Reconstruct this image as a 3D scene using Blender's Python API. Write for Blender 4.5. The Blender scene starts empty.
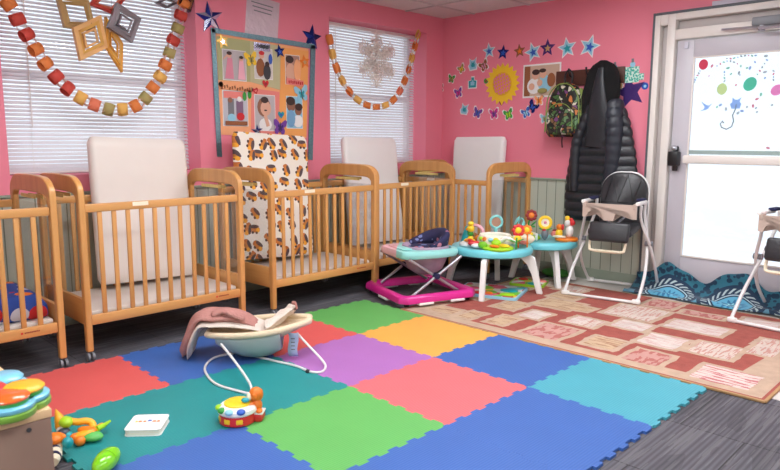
import bpy, bmesh, math, random
from mathutils import Vector, Matrix, noise
PI = math.pi
random.seed(7)
C = bpy.context.scene.collection
# ------------------------------------------------------------------ camera
FPX, YAW, PITCH, ROLL = 652.6, 2.349044, 0.144153, 0.00313
CAM = Vector((3.4643, -3.2391, 1.1877))
_f = Vector((math.cos(YAW)*math.cos(PITCH), math.sin(YAW)*math.cos(PITCH), -math.sin(PITCH)))
_r = _f.cross(Vector((0, 0, 1))).normalized(); _u = _r.cross(_f)
R_ = _r*math.cos(ROLL)+_u*math.sin(ROLL); U_ = -_r*math.sin(ROLL)+_u*math.cos(ROLL)
def ray(x, y): return _f+R_*((x-390)/FPX)-U_*((y-235)/FPX)
def onX(x, y, X=-0.9): d = ray(x, y); return CAM+d*((X-CAM.x)/d.x)      # where a sight line meets a wall
def onY(x, y, Y=1.94): d = ray(x, y); return CAM+d*((Y-CAM.y)/d.y)
def onZ(x, y, Z=0.0): d = ray(x, y); return CAM+d*((Z-CAM.z)/d.z)
cam = bpy.data.cameras.new('camera'); co = bpy.data.objects.new('camera', cam); C.objects.link(co)
co.matrix_world = Matrix(((R_.x, U_.x, -_f.x, CAM.x), (R_.y, U_.y, -_f.y, CAM.y), (R_.z, U_.z, -_f.z, CAM.z), (0, 0, 0, 1)))
cam.sensor_width = 36; cam.lens = FPX/780*36; cam.clip_start = .05
cam.dof.use_dof = True; cam.dof.focus_distance = 4.4; cam.dof.aperture_fstop = 5.0
bpy.context.scene.camera = co
# ------------------------------------------------------------------ materials
def lin(c):
    c = c/255.; return c/12.92 if c <= .04045 else ((c+.055)/1.055)**2.4
def col(rgb): return (lin(rgb[0]), lin(rgb[1]), lin(rgb[2]), 1)
_M = {}
def mat(name, rgb, rough=.5, metal=0., var=.05, scale=8., bump=0., bscale=60., trans=0., spec=.5, coat=0., stretch=None, sheen=0.):
    if name in _M: return _M[name]
    m = bpy.data.materials.new(name); m.use_nodes = True; nt = m.node_tree; N = nt.nodes; L = nt.links
    b = N['Principled BSDF']; b.inputs['Roughness'].default_value = rough; b.inputs['Metallic'].default_value = metal
    b.inputs['Specular IOR Level'].default_value = spec; b.inputs['Coat Weight'].default_value = coat
    if sheen: b.inputs['Sheen Weight'].default_value = sheen
    if trans: b.inputs['Transmission Weight'].default_value = trans
    tc = N.new('ShaderNodeTexCoord'); mp = N.new('ShaderNodeMapping'); L.new(tc.outputs['Object'], mp.inputs['Vector'])
    if stretch: mp.inputs['Scale'].default_value = stretch
    nz = N.new('ShaderNodeTexNoise'); nz.inputs['Scale'].default_value = scale; nz.inputs['Detail'].default_value = 3
    L.new(mp.outputs[0], nz.inputs['Vector'])
    mx = N.new('ShaderNodeMix'); mx.data_type = 'RGBA'
    c = col(rgb); k = var
    mx.inputs[6].default_value = (c[0]*(1-k), c[1]*(1-k), c[2]*(1-k), 1)
    mx.inputs[7].default_value = (min(1, c[0]*(1+k)), min(1, c[1]*(1+k)), min(1, c[2]*(1+k)), 1)
    L.new(nz.outputs['Fac'], mx.inputs[0]); L.new(mx.outputs[2], b.inputs['Base Color'])
    if bump:
        n2 = N.new('ShaderNodeTexNoise'); n2.inputs['Scale'].default_value = bscale; n2.inputs['Detail'].default_value = 2
        L.new(mp.outputs[0], n2.inputs['Vector'])
        bp = N.new('ShaderNodeBump'); bp.inputs['Strength'].default_value = bump; bp.inputs['Distance'].default_value = .01
        L.new(n2.outputs['Fac'], bp.inputs['Height']); L.new(bp.outputs[0], b.inputs['Normal'])
    _M[name] = m; return m
def nodes(m): return m.node_tree.nodes, m.node_tree.links, m.node_tree.nodes['Principled BSDF']
def new(nt, t, **kw):
    n = nt.new(t)
    for k, v in kw.items():
        if k in n.inputs: n.inputs[k].default_value = v
        else: setattr(n, k, v)
    return n
def bare(name, rough=.5):
    m = bpy.data.materials.new(name); m.use_nodes = True; N, L, b = nodes(m); b.inputs['Roughness'].default_value = rough
    _M[name] = m; return m, N, L, b
def math_(N, L, op, a, b=None):
    n = N.new('ShaderNodeMath'); n.operation = op
    for i, v in enumerate((a, b)):
        if v is None: continue
        if isinstance(v, (int, float)): n.inputs[i].default_value = v
        else: L.new(v, n.inputs[i])
    return n.outputs[0]
def mixc(N, L, fac, a, b):
    n = N.new('ShaderNodeMix'); n.data_type = 'RGBA'
    if isinstance(fac, (int, float)): n.inputs[0].default_value = fac
    else: L.new(fac, n.inputs[0])
    for i, v in ((6, a), (7, b)):
        if isinstance(v, tuple): n.inputs[i].default_value = col(v) if len(v) == 3 else v
        else: L.new(v, n.inputs[i])
    return n.outputs[2]
def objxyz(N, L, which='Object'):
    tc = N.new('ShaderNodeTexCoord'); s = N.new('ShaderNodeSeparateXYZ'); L.new(tc.outputs[which], s.inputs[0])
    return tc.outputs[which], s.outputs[0], s.outputs[1], s.outputs[2]
def bumpn(N, L, b, h, strength=.3, dist=.005):
    bp = N.new('ShaderNodeBump'); bp.inputs['Strength'].default_value = strength; bp.inputs['Distance'].default_value = dist
    L.new(h, bp.inputs['Height']); L.new(bp.outputs[0], b.inputs['Normal'])

PINK = mat('pink wall paint', (238, 134, 154), .55, var=.03, scale=1.5, bump=.06, bscale=150)
WHITE = mat('white paint', (232, 230, 226), .5, var=.03)
WSC = bare('green grey beadboard', .5)[0]
N, L, b = nodes(WSC)
v, x, y, z = objxyz(N, L)
s_ = math_(N, L, 'ADD', x, y)
fr = math_(N, L, 'FRACT', math_(N, L, 'MULTIPLY', s_, 11.))
gr = math_(N, L, 'LESS_THAN', fr, .08)
nz = new(N, 'ShaderNodeTexNoise', Scale=3.); L.new(v, nz.inputs['Vector'])
base = mixc(N, L, nz.outputs[0], (180, 184, 168), (190, 194, 180))
L.new(mixc(N, L, gr, base, (118, 128, 112)), b.inputs['Base Color'])
bumpn(N, L, b, math_(N, L, 'SUBTRACT', 1., gr), .5, .003)
# carpet tiles with fine ribs
CARPET, N, L, b = bare('dark ribbed carpet', .95)
v, x, y, z = objxyz(N, L)
nz = new(N, 'ShaderNodeTexNoise', Scale=5., Detail=4.); L.new(v, nz.inputs['Vector'])
mp = N.new('ShaderNodeMapping'); mp.inputs['Scale'].default_value = (70, 2.5, 1); L.new(v, mp.inputs['Vector'])
n2 = new(N, 'ShaderNodeTexNoise', Scale=1., Detail=2.); L.new(mp.outputs[0], n2.inputs['Vector'])
rib = math_(N, L, 'SINE', math_(N, L, 'MULTIPLY', x, 2*PI/.021))
rib01 = math_(N, L, 'MULTIPLY', math_(N, L, 'ADD', rib, 1.), .5)
ck = new(N, 'ShaderNodeTexBrick', Scale=1.); ck.offset = .5; ck.inputs['Brick Width'].default_value = .5; ck.inputs['Row Height'].default_value = .5
ck.inputs['Mortar Size'].default_value = .003; ck.inputs['Color1'].default_value = col((98, 96, 104)); ck.inputs['Color2'].default_value = col((82, 80, 88)); ck.inputs['Mortar'].default_value = col((52, 50, 52))
L.new(v, ck.inputs['Vector'])
stp = new(N, 'ShaderNodeTexNoise', Scale=1.); stp.inputs['Detail'].default_value = 1
mp3 = N.new('ShaderNodeMapping'); mp3.inputs['Scale'].default_value = (9, 2, 1); L.new(v, mp3.inputs['Vector']); L.new(mp3.outputs[0], stp.inputs['Vector'])
c1 = mixc(N, L, math_(N, L, 'MULTIPLY', rib01, .5), ck.outputs[0], (44, 42, 44))
c2 = mixc(N, L, math_(N, L, 'MULTIPLY', math_(N, L, 'GREATER_THAN', n2.outputs[0], .56), .55), c1, (112, 110, 114))
c3 = mixc(N, L, math_(N, L, 'MULTIPLY', math_(N, L, 'GREATER_THAN', stp.outputs[0], .55), .25), c2, (40, 38, 42))
L.new(c3, b.inputs['Base Color']); bumpn(N, L, b, rib01, .5, .004)
# ceiling
CEIL, N, L, b = bare('acoustic ceiling tile', .9)
v, x, y, z = objxyz(N, L)
nz = new(N, 'ShaderNodeTexNoise', Scale=120.); L.new(v, nz.inputs['Vector'])
L.new(mixc(N, L, nz.outputs[0], (205, 196, 196), (226, 218, 217)), b.inputs['Base Color'])
GRID = mat('ceiling grid metal', (196, 188, 188), .5)

def foam_mat(name, rgb):
    m, N, L, b = bare(name, .5)
    v, x, y, z = objxyz(N, L)
    nz = new(N, 'ShaderNodeTexNoise', Scale=4., Detail=4.); L.new(v, nz.inputs['Vector'])
    c = rgb; d = tuple(int(q*.93) for q in rgb)
    rib = math_(N, L, 'MULTIPLY', math_(N, L, 'ADD', math_(N, L, 'SINE', math_(N, L, 'MULTIPLY', x, 2*PI/.012)), 1.), .5)
    base = mixc(N, L, nz.outputs[0], c, d)
    dk = mixc(N, L, math_(N, L, 'MULTIPLY', rib, .16), base, tuple(int(q*.6) for q in rgb))
    L.new(dk, b.inputs['Base Color']); bumpn(N, L, b, rib, .35, .002)
    b.inputs['Specular IOR Level'].default_value = .35
    return m
FOAM = {k: foam_mat('foam '+k, c) for k, c in dict(green=(104, 186, 98), yellow=(246, 180, 84), blue=(66, 108, 184), teal=(80, 172, 190), red=(230, 98, 96), purple=(180, 116, 192), salmon=(232, 114, 120), darkteal=(36, 148, 150)).items()}

def wood_mat(name, a, bb, axis):
    m, N, L, b = bare(name, .35)
    v, x, y, z = objxyz(N, L)
    mp = N.new('ShaderNodeMapping'); sc = [26, 26, 26]; sc[axis] = 1.6; mp.inputs['Scale'].default_value = sc; L.new(v, mp.inputs['Vector'])
    nz = new(N, 'ShaderNodeTexNoise', Scale=1., Detail=4.); L.new(mp.outputs[0], nz.inputs['Vector'])
    L.new(mixc(N, L, nz.outputs[0], a, bb), b.inputs['Base Color']); b.inputs['Coat Weight'].default_value = .25; b.inputs['Coat Roughness'].default_value = .25
    return m
WX = wood_mat('honey wood along', (190, 130, 70), (226, 172, 104), 0)
WY = wood_mat('honey wood across', (190, 130, 70), (226, 172, 104), 1)
WZ = wood_mat('honey wood upright', (186, 126, 66), (224, 168, 100), 2)
SHELFTOP = wood_mat('pale maple', (222, 184, 136), (236, 204, 160), 0)
SHELFSIDE = mat('taupe laminate', (138, 112, 98), .55, var=.06, scale=3, stretch=(1, 12, 1))

GLASSM = bpy.data.materials.new('clear acrylic'); GLASSM.use_nodes = True
nt = GLASSM.node_tree; nt.nodes.clear()
o_ = nt.nodes.new('ShaderNodeOutputMaterial'); ms = nt.nodes.new('ShaderNodeMixShader'); tr = nt.nodes.new('ShaderNodeBsdfTransparent'); gl = nt.nodes.new('ShaderNodeBsdfGlossy')
tr.inputs[0].default_value = (.95, .96, .97, 1); gl.inputs['Roughness'].default_value = .03; ms.inputs[0].default_value = .09
nt.links.new(tr.outputs[0], ms.inputs[1]); nt.links.new(gl.outputs[0], ms.inputs[2]); nt.links.new(ms.outputs[0], o_.inputs[0])
def translucent(name, rgb, t=.5, rough=.6):
    m = mat(name, rgb, rough, var=.04); nt = m.node_tree
    b = nt.nodes['Principled BSDF']; out = nt.nodes['Material Output']
    tl = nt.nodes.new('ShaderNodeBsdfTranslucent'); tl.inputs[0].default_value = col(rgb)
    ms = nt.nodes.new('ShaderNodeMixShader'); ms.inputs[0].default_value = t
    nt.links.new(b.outputs[0], ms.inputs[1]); nt.links.new(tl.outputs[0], ms.inputs[2]); nt.links.new(ms.outputs[0], out.inputs[0]); return m
SLAT = translucent('blind slat', (226, 222, 226), .22, .4)
EMIT = bpy.data.materials.new('ceiling lamp diffuser'); EMIT.use_nodes = True
e = EMIT.node_tree.nodes['Principled BSDF']; e.inputs['Emission Color'].default_value = (.96, .98, 1, 1); e.inputs['Emission Strength'].default_value = 17.0

def plain(name, rgb, rough=.45, **k): return mat(name, rgb, rough, **k)
P_ = dict(
 white=plain('white plastic', (236, 234, 232), .35), cream=plain('cream plastic', (238, 226, 200), .4), black=plain('black plastic', (22, 22, 25), .4),
 grey=plain('grey plastic', (120, 122, 128), .4), cyan=plain('cyan plastic', (112, 208, 220), .3, coat=.3), aqua=plain('pale aqua plastic', (140, 216, 214), .35),
 magenta=plain('magenta plastic', (214, 40, 142), .3, coat=.3), lime=plain('lime plastic', (160, 214, 40), .35), yellow=plain('yellow plastic', (248, 206, 40), .35),
 orange=plain('orange plastic', (240, 128, 30), .35), red=plain('red plastic', (206, 32, 36), .35, coat=.3), green=plain('green plastic', (56, 160, 62), .35),
 teal=plain('teal plastic', (30, 160, 172), .35), blue=plain('blue plastic', (44, 92, 190), .35), pink=plain('pink plastic', (240, 176, 190), .4),
 brown=plain('brown paper', (150, 92, 56), .7), navy=plain('navy cloth', (36, 38, 74), .9), maroon=plain('maroon plastic', (140, 26, 30), .4),
 silver=plain('brushed silver metal', (190, 192, 200), .3, metal=.9), steel=plain('white enamelled tube', (226, 224, 224), .3), dark=plain('dark grey', (58, 58, 62), .6),
 purple=plain('purple card', (120, 62, 160), .5), lblue=plain('light blue card', (150, 206, 228), .5), tan=plain('tan card', (206, 164, 110), .6), skin=plain('warm beige print', (226, 176, 150), .6),
 skin2=plain('brown print', (150, 102, 80), .6), hair=plain('dark brown print', (62, 42, 38), .6), rose=plain('rose print', (222, 140, 160), .6), paper=plain('white paper', (240, 238, 236), .7, var=.02),
 peach=plain('peach card', (248, 176, 126), .7), salmon=plain('salmon card', (240, 140, 130), .7), sage=plain('sage card', (178, 180, 130), .7), gold=plain('gold foil', (216, 176, 90), .3, metal=.6),
 foilblue=plain('navy foil', (40, 58, 140), .25, metal=.8), foilsilver=plain('silver foil', (205, 214, 240), .2, metal=.85), foilteal=plain('teal grey foil', (112, 150, 160), .3, metal=.6, var=.3, scale=60, bump=.5, bscale=70),
 olive=plain('olive card', (160, 150, 84), .7), violet=plain('dark violet foil', (74, 50, 120), .35, metal=.4))

# ------------------------------------------------------------------ mesh builder
class B:
    def __init__(s): s.bm = bmesh.new(); s.mats = []
    def mi(s, m):
        if m not in s.mats: s.mats.append(m)
        return s.mats.index(m)
    def _set(s, faces, m):
        i = s.mi(m)
        for f in faces: f.material_index = i
    def raw(s, verts, faces, m):
        vs = [s.bm.verts.new(v) for v in verts]; i = s.mi(m); out = []
        for f in faces:
            try: q = s.bm.faces.new([vs[k] for k in f]); q.material_index = i; out.append(q)
            except ValueError: pass
        return out
    def box(s, c, d, m, bev=0., rot=None, seg=2):
        t = bmesh.new(); bmesh.ops.create_cube(t, size=1); bmesh.ops.scale(t, vec=d, verts=t.verts)
        if bev: bmesh.ops.bevel(t, geom=list(t.edges), offset=bev, segments=seg, profile=.5, affect='EDGES')
        M = Matrix.Translation(c) @ (rot.to_4x4() if rot is not None else Matrix()); s._merge(t, M, m)
    def _merge(s, t, M, m):
        t.verts.index_update(); s.raw([M @ v.co for v in t.verts], [[v.index for v in f.verts] for f in t.faces], m); t.free()
    def sph(s, c, r, m, rot=None, seg=20, rings=12):
        if isinstance(r, (int, float)): r = (r, r, r)
        t = bmesh.new(); bmesh.ops.create_uvsphere(t, u_segments=seg, v_segments=rings, radius=1); bmesh.ops.scale(t, vec=r, verts=t.verts)
        s._merge(t, Matrix.Translation(c) @ (rot.to_4x4() if rot is not None else Matrix()), m)
    def tube(s, pts, r, m, closed=False, seg=10, flat=None):
        P = [Vector(p) for p in pts]; n = len(P)
        rs = r if isinstance(r, (list, tuple)) else [r]*n
        ref = None; rings = []
        for i in range(n):
            if closed: t = P[(i+1) % n]-P[i-1]
            else: t = P[min(i+1, n-1)]-P[max(i-1, 0)]
            t.normalize()
            if ref is None:
                ref = t.cross(Vector((0, 0, 1)))
                if ref.length < .1: ref = t.cross(Vector((1, 0, 0)))
            ref = (ref-t*ref.dot(t)).normalized(); w = t.cross(ref)
            k = flat or (1, 1)
            rings.append([P[i]+ref*math.cos(a)*rs[i]*k[0]+w*math.sin(a)*rs[i]*k[1] for a in [2*PI*j/seg for j in range(seg)]])
        s.loft(rings, m, closed, cap=not closed)
    def loft(s, rings, m, closed=False, cap=True, wrap=True):
        n = len(rings); k = len(rings[0]); V = [v for r in rings for v in r]; F = []
        for i in range(n if closed else n-1):
            a = i*k; c = ((i+1) % n)*k
            for j in range(k if wrap else k-1):
                j2 = (j+1) % k; F.append([a+j, a+j2, c+j2, c+j])
        if cap and not closed: F.append(list(range(k))[::-1]); F.append([(n-1)*k+j for j in range(k)])
        return s.raw(V, F, m)
    def cyl(s, p0, p1, r, m, r2=None, seg=20): s.tube([p0, p1], [r, r if r2 is None else r2], m, seg=seg)
    def lathe(s, prof, m, c=(0, 0, 0), seg=32, sx=1, sy=1, rot=None, closed=False):
        c = Vector(c); rings = []
        for r, z in prof:
            ring = [Vector((math.cos(2*PI*j/seg)*r*sx, math.sin(2*PI*j/seg)*r*sy, z)) for j in range(seg)]
            if rot is not None: ring = [rot @ q for q in ring]
            rings.append([c+q for q in ring])
        s.loft(rings, m, closed=closed)
    def prism(s, pts, o, ux, uy, t, m):
        o, ux, uy = Vector(o), Vector(ux), Vector(uy); n = ux.cross(uy).normalized()*t; k = len(pts)
        V = [o+ux*p[0]+uy*p[1] for p in pts]; V += [v+n for v in V]
        F = [list(range(k))[::-1], [k+i for i in range(k)]]+[[i, (i+1) % k, k+(i+1) % k, k+i] for i in range(k)]
        s.raw(V, F, m)
    def build(s, name, parent=None, smooth=40, sub=0, solid=0):
        bmesh.ops.recalc_face_normals(s.bm, faces=s.bm.faces)
        me = bpy.data.meshes.new(name); s.bm.to_mesh(me); s.bm.free()
        for m in s.mats: me.materials.append(m)
        if smooth:
            for p in me.polygons: p.use_smooth = True
            me.set_sharp_from_angle(angle=math.radians(smooth))
        o = bpy.data.objects.new(name, me); C.objects.link(o)
        if parent: o.parent = parent
        if solid: q = o.modifiers.new('thickness', 'SOLIDIFY'); q.thickness = solid; q.offset = 0
        if sub: q = o.modifiers.new('subdivision', 'SUBSURF'); q.levels = sub; q.render_levels = sub
        return o
def tag(o, label, cat, group=None):
    o['label'] = label; o['category'] = cat
    if group: o['group'] = group
    return o
def thing(name, label, cat, loc=(0, 0, 0), rz=0, group=None):
    o = bpy.data.objects.new(name, None); C.objects.link(o); o.location = loc; o.rotation_euler = (0, 0, rz); o.empty_display_size = .1
    return tag(o, label, cat, group)
def struct(b, name, parent=None, **k):
    o = b.build(name, parent, **k)
    o['kind'] = 'structure'
    return o
def RX(a): return Matrix.Rotation(a, 3, 'X')
def RY(a): return Matrix.Rotation(a, 3, 'Y')
def RZ(a): return Matrix.Rotation(a, 3, 'Z')
def rrect(w, h, r, n=5):
    out = []
    for cx, cy, a0 in ((w/2-r, h/2-r, 0), (-w/2+r, h/2-r, PI/2), (-w/2+r, -h/2+r, PI), (w/2-r, -h/2+r, 1.5*PI)):
        for i in range(n+1): a = a0+PI/2*i/n; out.append((cx+r*math.cos(a), cy+r*math.sin(a)))
    return out
def smoothpath(P, n=6, closed=False):
    P = [Vector(p) for p in P]; out = []; m = len(P)
    for i in range(m if closed else m-1):
        p1, p2 = P[i], P[(i+1) % m]; p0 = P[i-1] if (closed or i > 0) else p1; p3 = P[(i+2) % m] if (closed or i+2 < m) else p2
        for j in range(n):
            t = j/n; out.append(.5*((2*p1)+(p2-p0)*t+(2*p0-5*p1+4*p2-p3)*t*t+(3*p1-p0-3*p2+p3)*t**3))
    if not closed: out.append(P[-1])
    return out

# ------------------------------------------------------------------ room shell
XL, YB, HC = -.9, 1.94, 2.39
XR, YF = 5.2, -5.0
W1 = (-2.05, -.79); W2 = (.45, 1.69); WZ0, WZ1 = .965, 2.22; RD = .2
f = B(); f.box(((XL+XR)/2, (YB+YF)/2, -.05), (XR-XL+.6, YB-YF+.6, .1), CARPET); struct(f, 'floor', smooth=0)
f = B(); f.box(((XL+XR)/2, (YB+YF)/2, HC+.05), (XR-XL+.6, YB-YF+.6, .1), CEIL); ceil = struct(f, 'ceiling', smooth=0)
f = B()
k = -8
for i in range(-1, 11):
    xx = XL+.38+i*.61
    if XL < xx < XR: f.box((xx, (YB+YF)/2, HC-.004), (.024, YB-YF, .008), GRID)
for i in range(0, 7):
    yy = YB-.55-i*1.22
    if yy > YF: f.box(((XL+XR)/2, yy, HC-.005), (XR-XL, .024, .008), GRID)
struct(f, 'ceiling_grid', ceil, smooth=0)
# left wall with two recessed openings
f = B(); T = .3
def wl(y0, y1, z0, z1, m=PINK): f.box((XL-T/2, (y0+y1)/2, (z0+z1)/2), (T, y1-y0, z1-z0), m)
wl(YF-.3, W1[0], 0, HC); wl(W1[1], W2[0], 0, HC); wl(W2[1], YB+.3, 0, HC)
for w in (W1, W2): wl(w[0], w[1], 0, WZ0); wl(w[0], w[1], WZ1, HC)
bmesh.ops.remove_doubles(f.bm, verts=f.bm.verts, dist=.0005)
struct(f, 'wall_left', smooth=0)
DX0, DX1, DZ = 1.24, 2.62, 2.16
f = B()
for x0, x1, z0, z1 in ((XL, DX0, 0, HC), (DX1, XR+.3, 0, HC), (DX0, DX1, DZ, HC)):
    f.box(((x0+x1)/2, YB+.1, (z0+z1)/2), (x1-x0, .2, z1-z0), PINK)
struct(f, 'wall_back', smooth=0)
OFFW = mat('off-white wall paint', (226, 224, 218), .6)
f = B(); f.box((XR+.1, (YB+YF)/2, HC/2), (.2, YB-YF+.4, HC), OFFW); struct(f, 'wall_right', smooth=0)
f = B(); f.box(((XL+XR)/2, YF-.1, HC/2), (XR-XL, .2, HC), OFFW); struct(f, 'wall_front', smooth=0)
# beadboard wainscot + cap
CAPM = mat('wainscot cap paint', (148, 158, 142), .5)
f = B(); f.box((XL+.006, (YF+YB)/2, .42), (.012, YB-YF, .84), WSC); struct(f, 'trim_1', smooth=0)
f = B(); f.box(((XL+DX0)/2, YB-.006, .42), (DX0-XL-.01, .012, .84), WSC); struct(f, 'trim_2', smooth=0)
f = B(); f.box((XL+.014, (YF+YB)/2, .848), (.028, YB-YF, .018), CAPM, .004); struct(f, 'trim_3')
f = B(); f.box(((XL+DX0)/2, YB-.014, .848), (DX0-XL-.01, .028, .018), CAPM, .004); struct(f, 'trim_4')
f = B(); f.box((XL+.018, (YF+YB)/2, .05), (.012, YB-YF, .1), CAPM, .003); struct(f, 'baseboard_left')
f = B(); f.box(((XL+DX0)/2, YB-.018, .05), (DX0-XL-.03, .012, .1), CAPM, .003); struct(f, 'baseboard_back')
# vinyl entry floor
VIN = mat('pale vinyl floor', (214, 208, 202), .4, var=.08, scale=3)
f = B(); f.box(((.5+XR)/2, 1.0, .001), (XR-.5, 1.84, .004), VIN); struct(f, 'floor_entry', smooth=0)
# windows
FR = mat('window frame vinyl', (228, 226, 228), .4)
for i, w in enumerate((W1, W2)):
    yc = (w[0]+w[1])/2; wd = w[1]-w[0]; zc = (WZ0+WZ1)/2; h = WZ1-WZ0
    f = B(); xx = XL-RD-.05
    for s in (-1, 1): f.box((xx, yc+s*(wd/2-.02), zc), (.05, .04, h), FR, .004)
    for z in (WZ0+.02, WZ1-.02, zc): f.box((xx, yc, z), (.05, wd-.08, .04), FR, .004)
    o = struct(f, 'window_%d' % (i+1))
    g = B(); g.box((xx, yc, zc), (.006, wd-.08, h-.08), GLASSM); struct(g, 'window_glass', o, smooth=0)
# blinds
def blind(w, lab):
    yc = (w[0]+w[1])/2; wd = w[1]-w[0]-.015; X = XL-RD+.035
    t = thing('window_blind', lab, 'window blind', (X, yc, WZ0), 0, 'white mini blinds')
    f = B(); f.box((0, 0, WZ1-WZ0-.025), (.04, wd, .03), WHITE, .004); f.build('headrail', t)
    f = B(); f.box((0, 0, .012), (.026, wd, .014), WHITE, .004); f.build('bottom_rail', t)
    f = B(); n = int((WZ1-WZ0-.06)/.0245)
    for i in range(n):
        z = .03+i*.0245; a = math.radians(50+2*math.sin(i*1.7)); dx, dz = math.cos(a)*.0125, math.sin(a)*.0125
        sag = .0015*math.sin(i*2.3)
        f.raw([(-dx, -wd/2, z+dz+sag), (0, -wd/2, z+.002), (dx, -wd/2, z-dz), (-dx, wd/2, z+dz-sag), (0, wd/2, z+.002), (dx, wd/2, z-dz)], [(0, 1, 4, 3), (1, 2, 5, 4)], SLAT)
    f.build('slats', t)
    f = B()
    for s in (-.36, 0, .36):
        f.tube([(.014, s*wd, .01), (.014, s*wd, WZ1-WZ0-.03)], .0012, WHITE, seg=6)
    f.build('ladder_cord', t)
    f = B(); f.tube([(.025, -wd/2+.18, .3), (.025, -wd/2+.18, WZ1-WZ0-.04)], .004, WHITE, seg=6); f.build('tilt_wand', t)
blind(W1, 'white horizontal mini blind in the larger window behind the autumn coloured chain')
blind(W2, 'white horizontal mini blind in the window behind the lacy white paper star')

# door
ALU = mat('beige door frame metal', (226, 220, 214), .4, var=.03); ALU2 = mat('recessed frame panel', (188, 180, 178), .5, var=.03)
DGREY = mat('dark grey frame edge', (92, 98, 104), .5); DLEAF = mat('grey door leaf metal', (192, 188, 196), .4, var=.03)
f = B()
def fb(x0, x1, z0, z1, y0, y1, m, bev=.004): f.box(((x0+x1)/2, (y0+y1)/2, (z0+z1)/2), (x1-x0, y1-y0, z1-z0), m, bev)
fb(DX0, DX0+.022, 0, DZ, 1.9, 2.04, DGREY); fb(DX0+.022, DX1-.022, DZ-.022, DZ, 1.9, 2.04, DGREY)
fb(DX0+.022, DX0+.065, 0, DZ-.022, 1.89, 2.04, ALU); fb(DX0+.065, DX0+.12, 0, DZ-.1, 1.95, 2.03, ALU2)
fb(DX0+.12, DX0+.18, 0, DZ-.022, 1.89, 2.04, ALU); fb(DX0+.18, DX1-.1, DZ-.07, DZ-.022, 1.89, 2.04, ALU)
fb(DX0+.065, DX0+.12, DZ-.1, DZ-.022, 1.89, 2.04, ALU)
fb(DX0+.18, DX1-.1, DZ-.14, DZ-.07, 1.95, 2.03, ALU2); fb(DX0+.18, DX1-.1, DZ-.215, DZ-.14, 1.89, 2.04, ALU)
fb(DX1-.1, DX1-.022, 0, DZ-.022, 1.89, 2.04, ALU); fb(DX1-.022, DX1, 0, DZ, 1.9, 2.04, DGREY)
fb(DX0+.18, DX1-.1, 0, .018, 1.9, 2.03, ALU2)
door = struct(f, 'door_1')
f = B(); x0, x1 = DX0+.19, DX1-.11; gx0, gx1 = 1.555, x1-.13; zt = DZ-.222
fb(x0, gx0, .03, zt, 1.925, 1.97, DLEAF); fb(gx1, x1, .03, zt, 1.925, 1.97, DLEAF); fb(gx0, gx1, 1.81, zt, 1.925, 1.97, DLEAF); fb(gx0, gx1, .03, .3, 1.925, 1.97, DLEAF)
leaf = struct(f, 'door_leaf', door)
f = B(); f.box(((gx0+gx1)/2, 1.948, 1.055), (gx1-gx0, .008, 1.51), GLASSM); struct(f, 'glass_pane', leaf, smooth=0)
f = B()
for x_, w_ in ((gx0+.006, .012), (gx1-.006, .012)): f.box((x_, 1.921, 1.055), (w_, .01, 1.51), ALU, .002)
for z_ in (.306, 1.804): f.box(((gx0+gx1)/2, 1.921, z_), (gx1-gx0-.024, .01, .012), ALU, .002)
struct(f, 'glazing_bead', leaf)
f = B(); f.box(((x0+x1)/2+.04, 1.862, 1.052), (x1-x0-.16, .035, .062), ALU, .012)
struct(f, 'push_bar', leaf)
f = B(); f.box((x0+.045, 1.885, 1.055), (.075, .07, .11), P_['black'], .01); f.box((x0+.045, 1.91, 1.055), (.04, .02, .19), P_['dark'], .008)
f.sph((x0+.045, 1.87, 1.135), .022, P_['silver']); struct(f, 'latch_housing', leaf)
f = B(); f.box((x1-.12, 1.885, 1.055), (.06, .07, .09), P_['black'], .01); struct(f, 'latch_cover', leaf)
f = B(); f.box((gx0+.3, 1.93, 1.1), (gx1-gx0-.1-.5, .008, .012), P_['teal']); f.bm.clear()
f.box(((gx0+gx1)/2, 1.938, 1.105), (gx1-gx0, .008, .03), mat('grey green muntin', (150, 168, 164), .5)); struct(f, 'cross_rail', leaf)
f = B(); f.box((2.13, 1.86, 2.005), (.34, .05, .06), P_['grey'], .008)
f.tube([(2.0, 1.86, 1.965), (2.02, 1.80, 1.955), (2.3, 1.84, 1.95)], .011, P_['silver'], seg=8); f.cyl((2.02, 1.86, 1.94), (2.02, 1.86, 1.98), .022, P_['silver'])
f.tube([(2.0, 1.855, 1.97), (1.76, 1.86, 1.978)], .008, P_['silver'], seg=8)
struct(f, 'door_closer', door)
f = B(); f.box((1.5, 1.918, 1.9), (.03, .012, .05), mat('pale hinge plate', (200, 200, 212), .4), .003); struct(f, 'door_sensor', door)
# ceiling light fixtures (behind and above the camera's view)
for i, (lx, ly) in enumerate(((1.35, .35), (3.3, .35), (1.0, -1.7), (3.1, -1.9), (2.0, -4.0), (4.4, -4.0))):
    t = thing('ceiling_light', 'recessed rectangular ceiling light with frosted diffuser', 'ceiling light', (lx, ly, HC-.012), 0, 'ceiling lights')
    f = B()
    for s in (-1, 1): f.box((s*.3, 0, -.006), (.03, 1.2, .014), WHITE, .003); f.box((0, s*.6, -.006), (.63, .03, .014), WHITE, .003)
    f.build('light_frame', t)
    f = B(); f.box((0, 0, -.004), (.57, 1.17, .006), EMIT); f.build('diffuser', t, smooth=0)

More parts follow.
